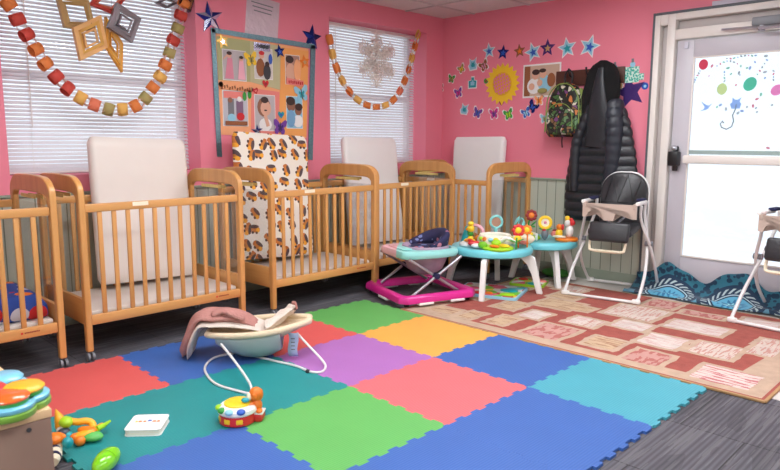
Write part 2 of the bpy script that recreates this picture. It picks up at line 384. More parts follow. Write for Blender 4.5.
# ------------------------------------------------------------------ flat wall decorations
def poly_star(n, R, r, rot=PI/2):
    return [((R if i % 2 == 0 else r)*math.cos(rot+PI*i/n), (R if i % 2 == 0 else r)*math.sin(rot+PI*i/n)) for i in range(2*n)]
def poly_circle(R, n=20, cx=0, cy=0, ry=None): return [(cx+R*math.cos(2*PI*i/n), cy+(ry or R)*math.sin(2*PI*i/n)) for i in range(n)]
def poly_rect(w, h, cx=0, cy=0): return [(cx-w/2, cy-h/2), (cx+w/2, cy-h/2), (cx+w/2, cy+h/2), (cx-w/2, cy+h/2)]
BFLY = [(0, .18), (.1, .3), (.34, .5), (.5, .42), (.46, .14), (.28, 0), (.38, -.16), (.34, -.38), (.16, -.42), (.04, -.22), (0, -.34)]
BFLY = BFLY+[(-x, y) for x, y in BFLY[::-1][1:-1]]
HEART = [(0, -.5), (.45, 0), (.5, .25), (.35, .45), (.15, .42), (0, .25), (-.15, .42), (-.35, .45), (-.5, .25), (-.45, 0)]
BIRD = [(-.5, -.35), (-.2, -.2), (-.1, 0), (-.45, .5), (-.02, .2), (.1, .15), (.25, .12), (.5, .3), (.3, .02), (.2, -.15), (0, -.25)]
CAT = [(-.35, -.5), (.35, -.5), (.45, -.1), (.3, .1), (.42, .5), (.15, .3), (-.1, .3), (-.32, .5), (-.32, .1), (-.5, -.1)]
JAR = [(-.45, -.5), (.45, -.5), (.48, .15), (.2, .2), (.2, .5), (-.15, .5), (-.15, .2), (-.48, .15)]
def scale2(p, s, sy=None, rot=0, cx=0, cy=0):
    c, s_ = math.cos(rot), math.sin(rot); sy = s if sy is None else sy
    return [((x*s*c-y*sy*s_)+cx, (x*s*s_+y*sy*c)+cy) for x, y in p]
def poly_ok(p):
    a = sum(p[i][0]*p[(i+1) % len(p)][1]-p[(i+1) % len(p)][0]*p[i][1] for i in range(len(p)))
    return p if a > 0 else p[::-1]
def flat(name, wall, pos, layers, parent=None, lift=-.0006, th=.0018):
    """layers: [(polygon, material)] stacked outwards from the surface"""
    f = B()
    ux, n = ((0, 1, 0), Vector((1, 0, 0))) if wall == 'L' else ((1, 0, 0), Vector((0, -1, 0)))
    for i, (p, m) in enumerate(layers):
        f.prism(poly_ok(p), n*(lift+i*th*(1 if i < 1 else .7)), ux, (0, 0, 1), th, m)
    o = f.build(name, parent, smooth=0); o.location = pos; return o
def pl(x, y, off=0.): p = onX(x, y, XL); p.x += off; return p
def pb(x, y, off=0.): p = onY(x, y, YB); p.y -= off; return p
Q = P_
def sticker(kind, wall, px, size, c1, c2, label, cat, rot=0., group=None, border=True, off=0., name=None):
    shp = dict(star=scale2(poly_star(5, .55, .25), size, rot=rot), butterfly=scale2(BFLY, size, rot=rot), heart=scale2(HEART, size, rot=rot), cat=scale2(CAT, size, rot=rot), jar=scale2(JAR, size, rot=rot), circle=scale2(poly_circle(.5), size), bird=scale2(BIRD, size, rot=rot))[kind]
    shp = [(x*(1.12 if wall == 'B' else 1), y*(1.12 if wall == 'B' else 1)) for x, y in shp]
    sh2 = [(x*.82, y*.82) for x, y in shp]; sh3 = [(x*.42+size*.02, y*.42-size*.03) for x, y in shp]
    Ls = ([(shp, Q['paper'])] if border else [])+[(sh2 if border else shp, c1), (sh3, c2)]
    if kind == 'butterfly': Ls.append((scale2(poly_rect(.05, .6), size, rot=rot), Q['hair']))
    pos = (pl if wall == 'L' else pb)(px[0], px[1], off)
    o = flat(name or {'star': 'star_sticker', 'butterfly': 'butterfly_sticker', 'heart': 'heart_sticker', 'cat': 'animal_sticker', 'jar': 'picture_sticker', 'circle': 'round_sticker', 'bird': 'bird_sticker'}[kind], wall, pos, Ls)
    return tag(o, label, cat, group)
# back wall cut-outs
G1 = 'butterfly cut-outs on the back wall'; G2 = 'star cut-outs on the back wall'
sticker('butterfly', 'B', (440.5, 88.5), .085, Q['brown'], Q['orange'], 'orange-brown paper butterfly nearest the room corner', 'wall sticker', .2, G1)
sticker('butterfly', 'B', (451.5, 79), .09, Q['green'], Q['olive'], 'green paper butterfly above and right of the orange-brown one', 'wall sticker', -.2, G1)
sticker('butterfly', 'B', (461.5, 69), .09, Q['olive'], Q['yellow'], 'olive and yellow paper butterfly left of the blue two-part cut-out', 'wall sticker', .5, G1)
sticker('cat', 'B', (473, 64), .11, Q['lblue'], Q['teal'], 'pale blue paper cut-out shaped like an animal above the square blue one', 'wall sticker', .1)
sticker('butterfly', 'B', (484, 66), .11, Q['brown'], Q['rose'], 'brown and rose paper butterfly touching the sunflower top left', 'wall sticker', .5, G1)
sticker('jar', 'B', (472.5, 82.5), .105, Q['teal'], Q['lblue'], 'square teal paper cut-out left of the sunflower', 'wall sticker')
sticker('butterfly', 'B', (458.5, 93), .105, Q['purple'], Q['magenta'], 'magenta paper butterfly below the square teal cut-out', 'wall sticker', .25, G1)
sticker('cat', 'B', (464.5, 109), .1, Q['lblue'], Q['teal'], 'pale blue paper cut-out in the bottom row, leftmost', 'wall sticker', -.15)
sticker('butterfly', 'B', (477.5, 113), .11, Q['purple'], Q['blue'], 'violet paper butterfly in the bottom row', 'wall sticker', -.35, G1)
sticker('butterfly', 'B', (494, 114), .11, Q['magenta'], Q['purple'], 'bright magenta paper butterfly under the sunflower', 'wall sticker', .15, G1)
sticker('butterfly', 'B', (508.5, 114.5), .11, Q['green'], Q['lime'], 'bright green paper butterfly right of the magenta one under the sunflower', 'wall sticker', .3, G1)
sticker('butterfly', 'B', (526, 113), .1, Q['blue'], Q['lblue'], 'blue paper butterfly under the family picture, lower of two', 'wall sticker', .4, G1)
sticker('butterfly', 'B', (532.5, 107), .1, Q['foilblue'], Q['blue'], 'navy paper butterfly under the family picture, upper of two', 'wall sticker', -.6, G1, border=False)
sticker('butterfly', 'B', (539, 100.5), .1, Q['peach'], Q['orange'], 'peach paper butterfly at the lower right edge of the family picture', 'wall sticker', .1, G1)
sticker('butterfly', 'B', (544.5, 118.5), .09, Q['lblue'], Q['sage'], 'pale paper butterfly just left of the backpack', 'wall sticker', .1, G1)
sticker('star', 'B', (489, 51), .13, Q['lblue'], Q['blue'], 'pale blue paper star, leftmost of the row of stars', 'wall sticker', .1, G2)
sticker('star', 'B', (503, 52.5), .115, Q['foilblue'], Q['blue'], 'dark blue paper star between pale blue and brown stars', 'wall sticker', -.1, G2, border=False)
sticker('star', 'B', (519.5, 51), .105, Q['brown'], Q['orange'], 'copper brown paper star in the row above the family picture', 'wall sticker', .1, G2, border=False)
sticker('star', 'B', (533, 52), .15, Q['lblue'], Q['blue'], 'pale blue paper star right of the copper one', 'wall sticker', .3, G2)
sticker('star', 'B', (547.5, 48), .13, Q['violet'], Q['tan'], 'dark violet paper star with a tan centre', 'wall sticker', 0, G2, border=False)
sticker('star', 'B', (567, 48), .155, Q['lblue'], Q['teal'], 'pale blue paper star second from right end of the row', 'wall sticker', .15, G2)
sticker('star', 'B', (589.5, 46.5), .165, Q['lblue'], Q['blue'], 'pale blue paper star at the right end of the row', 'wall sticker', -.3, G2)
sticker('star', 'B', (630, 92), .225, Q['violet'], Q['violet'], 'large dark violet star under the teal paper sign', 'wall sticker', .25, None, border=False)
sticker('circle', 'B', (645, 86), .05, Q['blue'], Q['lblue'], 'small round blue sticker between violet star and door frame', 'wall sticker', 0, None, border=False)
sticker('circle', 'B', (486, 81), .045, Q['green'], Q['maroon'], 'small round green bead-like sticker at the sunflower left edge', 'wall sticker', 0, None, border=False)
sticker('cat', 'B', (619, 84), .08, Q['tan'], Q['brown'], 'small tan cut-out between coat and violet star', 'wall sticker')
sticker('heart', 'B', (501.5, 103), .045, Q['maroon'], Q['red'], 'tiny dark red sticker at the bottom of the sunflower', 'wall sticker', border=False)
# sunflower
sf = thing('sunflower_cutout', 'big yellow paper sunflower with pink woven centre on pink wall', 'wall decoration', pb(502.5, 84))
flat('petals', 'B', (0, 0, 0), [(poly_star(20, .195, .155), Q['yellow'])], sf, .002, .004)
WEAVE = mat('woven centre yellow', (236, 180, 40), .6)
flat('flower_center', 'B', (0, 0, 0), [(poly_circle(.108), WEAVE)]+[(scale2(poly_rect(2*math.sqrt(max(.001, .102**2-d*d))*.93, .011), 1, rot=a, cx=-d*math.sin(a), cy=d*math.cos(a)), PINK) for a in (.35, 1.75) for d in (-.075, -.045, -.015, .015, .045, .075)], sf, .0065, .0012)
# family picture
fp = thing('family_picture', 'white-bordered printed picture of people beside the sunflower', 'picture', pb(541.5, 80.5))
a0 = pb(523.5, 66); a1 = pb(560, 96); pw, ph = a1.x-a0.x, a0.z-a1.z
flat('picture_sheet', 'B', (0, 0, 0), [(poly_rect(pw, ph+.01), Q['paper']), (poly_rect(pw-.03, ph-.02), mat('beige print', (206, 178, 156), .6)),
 (poly_rect(.06, ph-.02, -pw/2+.045), Q['brown']), (poly_circle(.07, 16, -.075, -.045, .07), Q['paper']), (poly_circle(.07, 16, .04, -.03, .075), Q['lblue']), (poly_circle(.035, 16, -.06, .05, .04), Q['skin']),
 (poly_circle(.04, 16, -.055, .075, .025), Q['hair']), (poly_circle(.032, 16, .02, .055, .038), Q['skin']), (poly_circle(.035, 16, .015, .085, .018), Q['hair']), (poly_circle(.028, 16, -.01, -.02, .03), Q['skin']),
 (poly_circle(.04, 16, .105, .0, .06), Q['brown']), (poly_circle(.05, 16, .02, -.09, .022), Q['olive']), (poly_circle(.03, 16, -.09, -.05, .03), Q['skin'])], fp)
# hook rail with framed plaque and teal paper sign
hr = thing('coat_hook_board', 'dark brown wooden hook board on pink wall behind backpack and coat', 'coat rack', pb(577, 78))
hz = pb(577, 78)
f = B(); f.box((.0+.12, -.012, 0), (.62, .022, .13), mat('dark stained wood', (84, 46, 34), .5, var=.2, stretch=(1, 8, 8)), .005); f.build('board', hr)
for hx in (-.03, .13, .3):
    f = B(); f.tube(smoothpath([(hx, -.02, .02), (hx, -.06, .01), (hx, -.085, .04), (hx, -.09, .065)], 4), .006, P_['black'], seg=8); f.sph((hx, -.09, .067), .009, P_['black']); f.build('hook', hr)
sg = thing('paper_sign', 'teal and white patterned paper banner with two small figures on top', 'sign', pb(624, 76.5))
TS = mat('teal speckle print', (92, 196, 176), .6)
N, L, b = nodes(TS); vo = new(N, 'ShaderNodeTexVoronoi', Scale=70.); tc = N.new('ShaderNodeTexCoord'); L.new(tc.outputs['Object'], vo.inputs['Vector'])
L.new(mixc(N, L, math_(N, L, 'GREATER_THAN', vo.outputs['Distance'], .55), (60, 178, 156), (206, 232, 222)), b.inputs['Base Color'])
flat('banner', 'B', (0, 0, 0), [(poly_rect(.13, .115, -.085), TS), (poly_rect(.13, .125, .06, .01), TS), (poly_rect(.05, .05, .14, -.01), TS), (poly_circle(.022, 12, -.08, .075), Q['teal']), (poly_circle(.022, 12, .07, .09), Q['lblue']), (poly_rect(.02, .03, -.08, .105), Q['grey']), (poly_rect(.02, .03, .07, .12), Q['grey'])], sg)

# ---------------- display board on the left wall
bc = pl(263, 85)
bd = thing('display_board', 'poster board edged in teal foil strips with photographs, between the two windows', 'display board', (XL, 0, 0))
def yz(x, y): p = pl(x, y); return (p.y, p.z)
f = B()
def quadL(pts, m, x, t=.002): f.prism(poly_ok([yz(*p) for p in pts]), (x, 0, 0), (0, 1, 0), (0, 0, 1), t, m)
quadL([(213, 33), (308, 49), (306, 138), (218, 134.5)], Q['peach'], .001, .003)
f.build('backing_sheet', bd, smooth=0)
for nm, pts, m, x in (('sage_panel', [(216, 36), (249.5, 41), (250, 82), (218, 80)], Q['sage'], .0045), ('cream_panel', [(249.5, 41), (280, 46), (280, 90), (250, 82)], mat('pale sage card', (196, 192, 150), .7), .0045),
    ('orange_panel', [(280, 47), (308, 51), (306, 137), (279, 136)], mat('orange card', (248, 172, 96), .7), .0045), ('lower_left_panel', [(219, 84), (250, 87), (250, 135), (220.5, 134)], Q['peach'], .0045), ('salmon_panel', [(251, 88), (279, 92), (278, 136), (250.5, 135)], Q['salmon'], .0045)):
    f = B(); quadL(pts, m, x); f.build('card_panel', bd, smooth=0)
for pts in ([(210, 28.5), (214.5, 29), (221.5, 157), (216.5, 156.5)], [(210, 27.5), (314.7, 44.5), (314.5, 49.5), (211, 32.5)], [(310, 45), (314.8, 46), (312, 160), (307.5, 159.5)]):
    f = B(); quadL(pts, Q['foilteal'], .007, .004); f.build('foil_border', bd, smooth=0)
def photo(px, w, h, layers, label, rot=0):
    t = flat('photograph', 'L', pl(px[0], px[1], .0065), [(poly_rect(w, h), Q['paper'])]+layers, None)
    return tag(t, label, 'photograph', 'photographs on the display board')
gr_ = mat('grey print', (190, 184, 186), .6)
photo((234, 65.5), .205, .225, [(poly_rect(.195, .215), gr_), (scale2([(-.045, -.1), (.03, -.1), (.02, .05), (-.02, .05)], 1, cx=-.04), Q['rose']), (poly_circle(.02, 12, -.045, .07), Q['skin']), (poly_circle(.022, 12, -.045, .085, .014), Q['hair']),
   (scale2([(-.03, -.1), (.035, -.1), (.018, .04), (-.018, .04)], 1, cx=.055), Q['pink']), (poly_circle(.017, 12, .055, .05), Q['skin']), (poly_circle(.018, 12, .055, .062, .012), Q['hair']), (scale2(poly_rect(.05, .01), 1, rot=.7, cx=-.08, cy=.055), Q['skin'])], 'photograph of two girls in pink dresses at the top left of the board')
photo((263, 64), .17, .235, [(poly_rect(.16, .225), mat('light print', (214, 208, 204), .6)), (poly_circle(.04, 12, -.03, -.03, .07), Q['brown']), (poly_circle(.035, 12, .03, -.06, .06), Q['dark']), (poly_circle(.024, 12, -.02, .06), Q['skin']), (poly_circle(.026, 12, -.02, .08, .016), Q['red']), (poly_circle(.02, 12, .03, .0), Q['hair']), (poly_circle(.018, 12, .06, .04, .04), Q['blue'])], 'photograph of people hugging at the top middle of the board')
photo((292, 70), .145, .235, [(poly_rect(.135, .225), mat('dusky print', (188, 140, 124), .6)), (poly_circle(.05, 14, -.02, -.02, .07), Q['skin']), (poly_circle(.04, 14, -.03, .08, .03), Q['hair']), (poly_circle(.035, 12, .045, 0, .09), Q['peach'])], 'photograph of a bare belly and arm at the top right of the board')
photo((235, 108.5), .22, .265, [(poly_rect(.21, .255), mat('pale blue print', (196, 196, 204), .6)), (poly_rect(.2, .05, 0, .1), Q['salmon']), (poly_rect(.05, .14, -.04, 0), Q['grey']), (poly_rect(.06, .11, .035, .0), mat('dusky violet print', (128, 100, 128), .6)), (poly_circle(.035, 12, .04, -.06, .03), Q['red']), (poly_circle(.035, 12, -.04, -.07, .03), Q['lblue']), (poly_circle(.02, 12, -.05, .06), Q['skin2']), (poly_circle(.02, 12, .03, .07), Q['paper']), (poly_rect(.19, .03, 0, -.11), Q['brown'])], 'photograph of a busy indoor scene at the bottom left of the board')
photo((264.5, 113), .195, .28, [(poly_rect(.185, .27), gr_), (poly_circle(.06, 14, 0, -.09, .05), Q['paper']), (poly_circle(.062, 14, -.01, .045, .075), Q['skin2']), (poly_circle(.05, 14, .005, .035, .058), Q['skin']), (poly_circle(.035, 14, -.005, .1, .025), Q['hair']), (scale2(poly_rect(.03, .09), 1, rot=.3, cx=.01, cy=-.06), Q['skin']), (poly_circle(.014, 10, .0, .02, .006), Q['hair'])], 'photograph of a small child with hands pressed together at the bottom middle of the board')
photo((294, 112.5), .165, .26, [(poly_rect(.155, .25), Q['lblue']), (poly_circle(.045, 14, -.035, .06, .055), Q['skin2']), (poly_circle(.045, 14, -.04, .09, .035), Q['hair']), (poly_circle(.035, 14, .035, .02, .045), Q['skin2']), (poly_circle(.038, 14, .04, .045, .03), Q['hair']), (poly_circle(.05, 14, .03, -.07, .05), Q['paper']), (poly_circle(.04, 14, -.04, -.05, .07), mat('mid blue print', (120, 170, 208), .6))], 'photograph of two dark-haired people close together at the bottom right of the board')
BO = .0145
def bs(kind, px, size, c1, c2, label, rot=0, border=False): return sticker(kind, 'L', px, size, Q[c1], Q[c2], label, 'sticker', rot, 'stickers on the display board', border, BO)
bs('star', (221.5, 41.5), .105, 'gold', 'foilsilver', 'gold foil star sticker in the top left corner of the board', .3)
bs('butterfly', (250, 59.5), .115, 'yellow', 'olive', 'yellow butterfly sticker between the top left two photographs', .2)
bs('star', (278.5, 51.5), .1, 'foilblue', 'blue', 'small blue star sticker left of the top right photograph', .2)
bs('star', (303.5, 62), .105, 'orange', 'tan', 'orange star sticker overlapping the top right photograph', .2)
bs('butterfly', (300.5, 94), .14, 'lblue', 'teal', 'light blue butterfly sticker between the right two photographs', .2)
bs('butterfly', (279, 127.5), .13, 'purple', 'violet', 'purple butterfly sticker below the praying child photograph', -.1)
bs('heart', (280, 115), .06, 'teal', 'blue', 'small teal blue apple-shaped sticker left of the two-person photograph', 0)
bs('heart', (264.5, 84), .06, 'red', 'maroon', 'red apple-shaped sticker above the praying child photograph', 0)
bs('heart', (254.5, 91), .05, 'red', 'salmon', 'small red sticker beside the green footprint stickers', .3)
fpnt = scale2(poly_circle(.018, 12, 0, 0, .034), 1)+[]
o = flat('footprint_sticker', 'L', pl(243.5, 96.5, BO), [(poly_circle(.017, 14, 0, 0, .034), Q['green'])]); tag(o, 'left of the two green footprint stickers on the board', 'sticker', 'stickers on the display board')
o = flat('footprint_sticker', 'L', pl(248.5, 94.5, BO), [(poly_circle(.017, 14, 0, 0, .034), Q['green'])]); tag(o, 'right of the two green footprint stickers on the board', 'sticker', 'stickers on the display board')
o = flat('title_strip', 'L', pl(234.5, 87.5, BO), [(scale2(poly_rect(.28, .045), 1, rot=-.06), Q['peach'])]+[(scale2(poly_rect(.012, .022), 1, rot=-.06+.3*(i % 3-1), cx=-.115+i*.021, cy=.007*((i*7) % 3-1)-.0012*i), Q['brown']) for i in range(12)])
tag(o, 'narrow peach strip of brown handwritten marks above the bottom left photograph', 'label strip')
for px_, lb in (((220, 84.5), 'dark paw-shaped sticker at the left end of the handwritten strip'), ((249.5, 89.5), 'dark paw-shaped sticker at the right end of the handwritten strip')):
    o = flat('paw_sticker', 'L', pl(px_[0], px_[1], BO), [(poly_circle(.02, 12), Q['hair'])]); tag(o, lb, 'sticker', 'stickers on the display board')
o = flat('name_strip', 'L', pl(261, 47, BO), [(poly_rect(.15, .06), Q['foilsilver'])]+[(poly_rect(.009, .028, -.055+i*.016, .004*(i % 2)), Q['dark']) for i in range(8)]); tag(o, 'shiny silver strip with dark marks at the board top', 'label strip')
o = flat('name_strip', 'L', pl(294, 82.5, BO), [(scale2(poly_rect(.17, .05), 1, rot=-.08), Q['salmon'])]+[(poly_rect(.01, .022, -.06+i*.018, .003*(i % 2)-.001*i), Q['red']) for i in range(8)]); tag(o, 'salmon strip with red marks below the top right photograph', 'label strip')
bd.location = (XL, -.19, 1.1)
for ch in bd.children: ch.location = (-XL*0, .19, -1.1) if False else tuple(-v_ for v_ in (XL, -.19, 1.1)) 
for ch in bd.children: ch.location.x = 0
# foil stars, sleeve
def foil_star(px, R, m, m2, label, rot):
    f = B(); p = pl(px[0], px[1]); pts = poly_star(5, R, R*.42, PI/2+rot); k = len(pts)
    V = [(.03, 0, 0)]+[(.006, a, b_) for a, b_ in pts]+[(.001, a, b_) for a, b_ in pts]
    for i in range(k):
        j = (i+1) % k
        f.raw([V[0], V[1+i], V[1+j]], [(0, 1, 2)], m if i % 2 else m2); f.raw([V[1+i], V[1+j], V[1+k+j], V[1+k+i]], [(0, 1, 2, 3)], m2)
    o = f.build('foil_star', smooth=0); o.location = p; tag(o, label, 'wall decoration')
foil_star((209.5, 18), .115, Q['foilsilver'], Q['foilblue'], 'silver and blue foil star on the top left corner of the display board', .15)
foil_star((311.5, 37.5), .105, Q['foilblue'], Q['foilblue'], 'navy foil star at the top right corner of the display board', -.1)
foil_star((257, 131), .06, Q['foilsilver'], Q['foilblue'], 'small silver and blue foil star just above the printed mattress', .1)
sl = mat('glossy plastic sleeve', (214, 196, 206), .15, var=.06, scale=20, bump=.6, bscale=25)
o = flat('paper_sleeve', 'L', pl(262.5, 18), [(scale2(poly_rect(.3, .3), 1, rot=-.1), sl)]+[(scale2(poly_rect(.2-.02*(i % 3), .008), 1, rot=-.1, cx=0, cy=.1-.03*i), Q['grey']) for i in range(3)])
tag(o, 'glossy sheet in a plastic sleeve hanging above the display board', 'paper')
# white sign top of door
o = flat('wall_plate', 'B', pb(740, 1.5), [(poly_rect(.37, .05), mat('pale violet card', (206, 200, 216), .5))], th=.01); tag(o, 'pale box edge above the door at the picture top', 'sign')

# door glass clings
gy = 1.943
def cling(px, layers, label, name):
    p = onY(px[0], px[1], gy); o = flat(name, 'B', p, layers, lift=.0005, th=.0006); return tag(o, label, 'window sticker', 'stickers on the door glass')
def tc_(name, rgb): return translucent(name, rgb, .75, .5)
CR, CY_, CT, CP, CB, CG = tc_('cling red', (228, 110, 136)), tc_('cling lime', (222, 232, 190)), tc_('cling teal', (130, 216, 196)), tc_('cling pink', (238, 178, 216)), tc_('cling blue', (184, 208, 240)), tc_('cling grey', (158, 172, 180))
cling((703.5, 64.5), [(poly_circle(.033, 18, 0, 0, .038), CR)], 'red balloon sticker at the top left of the door glass', 'balloon_sticker')
cling((722, 89), [(poly_circle(.035, 18, 0, 0, .042), CY_)], 'pale lime balloon sticker on the door glass', 'balloon_sticker')
cling((750, 84), [(scale2(poly_circle(.042, 18, 0, 0, .05), 1, rot=-.5), CT)], 'teal balloon sticker on the door glass', 'balloon_sticker')
cling((777, 90), [(scale2(poly_circle(.035, 18, 0, 0, .042), 1, rot=-.9), CP)], 'pink balloon sticker at the right edge of the picture', 'balloon_sticker')
cling((706, 107), [(scale2(BIRD, .085), CB)], 'small blue bird sticker on the door glass', 'bird_sticker')
cling((736, 103), [(scale2(CAT, .08), CB), ], 'pale blue cut-out sticker in the middle of the door glass', 'figure_sticker')
rib = [(math.cos(a)*.035*(1-.1*a), math.sin(a)*.04-.02) for a in [PI*.9+i*.28 for i in range(14)]]
def band(pts, w):
    out = []; back = []
    for i, (x, y) in enumerate(pts):
        x2, y2 = pts[min(i+1, len(pts)-1)]; x1, y1 = pts[max(i-1, 0)]; dx, dy = x2-x1, y2-y1; l = math.hypot(dx, dy) or 1
        out.append((x-dy/l*w, y+dx/l*w)); back.append((x+dy/l*w, y-dx/l*w))
    return out+back[::-1]
cling((727, 121), [(band([(.055, .12), (.05, .08), (.035, .04), (.045, .0), (.035, -.04), (.0, -.06), (-.035, -.045), (-.045, -.02), (-.03, .0), (-.02, -.015), (-.03, -.01)], .004), CG)], 'curling grey ribbon sticker hanging below the pale blue cut-out', 'ribbon_sticker')
clist = []
for i in range(9): clist.append((727+i*3.6, 58.5-i*.45+.6*math.sin(i)))
for i in range(6): clist.append((700-i*.6*2, 71+i*2.2+0*i))
for i in range(8): clist.append((717+i*3.4, 66-5*math.sin(i*.45)))
for i in range(5): clist.append((767-i*2.4, 60+i*3.6))
for i in range(4): clist += [(724.5, 72+i*3), (773.5, 71+i*3)]
clist += [(709, 76), (731, 74), (755, 62), (740, 75), (756, 108), (753, 106), (717, 107), (720.5, 105), (726, 109), (747, 107), (757, 99), (761, 94.5), (765, 78), (765, 72), (739, 73), (736, 85), (728, 68), (750, 68), (772, 105), (766, 56), (712, 66), (747, 68), (742, 111), (738, 113), (757, 112), (768, 148)]
CF = [tc_('confetti grey', (196, 204, 210)), tc_('confetti rose', (230, 176, 190)), tc_('confetti mint', (176, 218, 206)), tc_('confetti blue', (186, 204, 232))]
for i, (x_, y_) in enumerate(clist):
    m_ = (CF[0], CF[1], CF[2], CF[3], CF[0])[i % 5]; r_ = .0085 if i > 40 else .006
    cling((x_, y_), [(scale2(poly_circle(r_, 8, 0, 0, r_*(1.6 if i % 3 else .8)), 1, rot=i), m_)], 'tiny confetti sticker scattered on the door glass around the balloons', 'confetti_sticker')

# ------------------------------------------------------------------ paper chains
def chain(path, cols, label, X, wlink=.045, R=.03, white=Q['paper']):
    pts = [onX(a, b_, X) for a, b_ in path]; sm = smoothpath(pts, 12); tot = sum((sm[i+1]-sm[i]).length for i in range(len(sm)-1))
    t = thing('paper_chain', label, 'paper chain', sm[0]); o0 = sm[0]
    n = len(cols)*2-1; step = tot/n; d = 0; k = 0; pos = []
    targets = [(i+.5)*step for i in range(n)]
    for i in range(len(sm)-1):
        l = (sm[i+1]-sm[i]).length
        while k < n and targets[k] <= d+l: pos.append((sm[i].lerp(sm[i+1], (targets[k]-d)/l), (sm[i+1]-sm[i]).normalized())); k += 1
        d += l
    for i, (p, tg) in enumerate(pos):
        big = i % 2 == 0; m = cols[i//2] if big else white
        nrm = Vector((1, 0, 0)); w = tg.cross(nrm).normalized()
        if big: a, bb, hw, ax, wd = step*1.02, R*.5, wlink/2, nrm, w
        else: a, bb, hw, ax, wd = step*.72, R*.55, .011, w, nrm
        yw = random.uniform(-.4, .4); ax, wd = ax*math.cos(yw)+wd*math.sin(yw), wd*math.cos(yw)-ax*math.sin(yw)
        f = B(); rings = []
        for j in range(16):
            an = 2*PI*j/16; c = p-o0+tg*math.cos(an)*a*.72+ax*math.sin(an)*bb
            rings.append([c-wd*hw, c+wd*hw])
        V = [v for r in rings for v in r]; F = [[2*j, 2*j+1, 2*((j+1) % 16)+1, 2*((j+1) % 16)] for j in range(16)]
        f.raw(V, F, m); f.build('paper_link', t, solid=.0008)
Kc = dict(o=plain('orange paper', (232, 132, 66), .7), r=plain('red paper', (208, 74, 62), .7), y=plain('yellow paper', (238, 184, 96), .7), s=plain('salmon paper', (236, 128, 96), .7), v=plain('olive paper', (176, 160, 100), .7))
chain([(-8, -14), (10, 6), (20, 24), (32, 43), (44, 62), (58, 79), (73, 93), (90, 103), (109, 109.5), (122, 109.5), (133, 107), (143, 101), (151, 90), (159, 79), (164, 68), (169, 54), (173, 41), (178, 28), (181, 14), (185, 0)],
      [Kc[c] for c in 'oorroorrysvyovoyovrvro'], 'paper chain of red, orange and olive links swagged across the larger window', -.872, .075, .05, plain('pale link paper', (232, 200, 190), .7))
chain([(329, 36), (334, 60), (341, 78), (350, 92), (361, 102), (375, 107), (389, 103.5), (398, 94), (405, 80), (410, 65), (414, 50), (419, 32)],
      [Kc[c] for c in 'oyoyoyooyosooyoy'], 'orange and peach paper chain swagged across the window behind the lacy star', -.872, .05, .035)
# hanging folded paper ornaments
def diamond_orn(name, px, X, w, h, rot, m, m2, rings, label, cat='paper ornament', tipw=.02):
    p = onX(px[0], px[1], X); t = thing(name, label, cat, p)
    for i in range(rings):
        s = 1-i*.27; tw = (i % 2)*.5*(1 if i else 0)
        f = B(); hw = tipw*s
        cor = [(0, h/2*s), (w/2*s, 0), (0, -h/2*s), (-w/2*s, 0)]
        Vv = []
        for k_, (a, b_) in enumerate(cor):
            aa, bb = a*math.cos(rot)-b_*math.sin(rot), a*math.sin(rot)+b_*math.cos(rot)
            nx = math.cos(tw)*aa; xx = math.sin(tw)*aa
            q = Vector((xx, nx, bb)); inn = q*(1-.28)+Vector((-.006, 0, 0))
            Vv += [q+Vector((.018, 0, 0)), q+Vector((-.018, 0, 0)), inn+Vector((.02, 0, 0))]
        F = []
        for k_ in range(4):
            a = 3*k_; c = 3*((k_+1) % 4); F += [[a, a+1, c+1, c], [a, a+2, c+2, c]]
        f.raw(Vv, F, m if i % 2 == 0 else m2); f.build('paper_frame', t, solid=.001, smooth=0)
    f = B(); top = max((h/2*math.cos(rot)), .05); f.tube([(0, 0, top*.95), (0, .004, WZ1-p.z-.002 if p.z+top < WZ1 else top+.04)], .0009, Q['grey'], seg=5); f.build('thread', t)
bronze, silv = plain('bronze foil paper', (178, 140, 84), .4, metal=.3), plain('grey foil paper', (132, 124, 128), .35, metal=.5)
orn = 'hanging in front of the larger window'
diamond_orn('folded_paper_ornament', (76, 14), -.94, .30, .24, -.7, bronze, bronze, 2, 'bronze folded paper frame '+orn)
diamond_orn('folded_paper_ornament', (108, 1), -.99, .26, .16, .3, Kc['r'], Kc['s'], 2, 'red folded paper ornament '+orn+', cut by the picture top')
diamond_orn('folded_paper_ornament', (90, 38), -.90, .23, .33, -.45, plain('pale peach paper', (240, 186, 120), .6), Kc['y'], 3, 'pale peach folded paper lantern '+orn)
diamond_orn('folded_paper_ornament', (113.5, 45), -.97, .12, .36, .25, plain('amber paper', (236, 168, 60), .6), Kc['y'], 3, 'narrow amber folded paper ornament, longest of those '+orn)
diamond_orn('folded_paper_ornament', (124, 23), -.92, .24, .26, .35, silv, silv, 3, 'grey foil folded paper ornament '+orn)
diamond_orn('folded_paper_ornament', (186, 2), -.88, .12, .14, .35, plain('dark plum foil', (84, 40, 46), .3, metal=.4), Q['brown'], 3, 'dark plum folded ornament at the upper right corner of the larger window')
diamond_orn('folded_paper_ornament', (166, 3), -.95, .16, .07, .1, silv, silv, 2, 'small silvery folded strip beside the plum ornament')
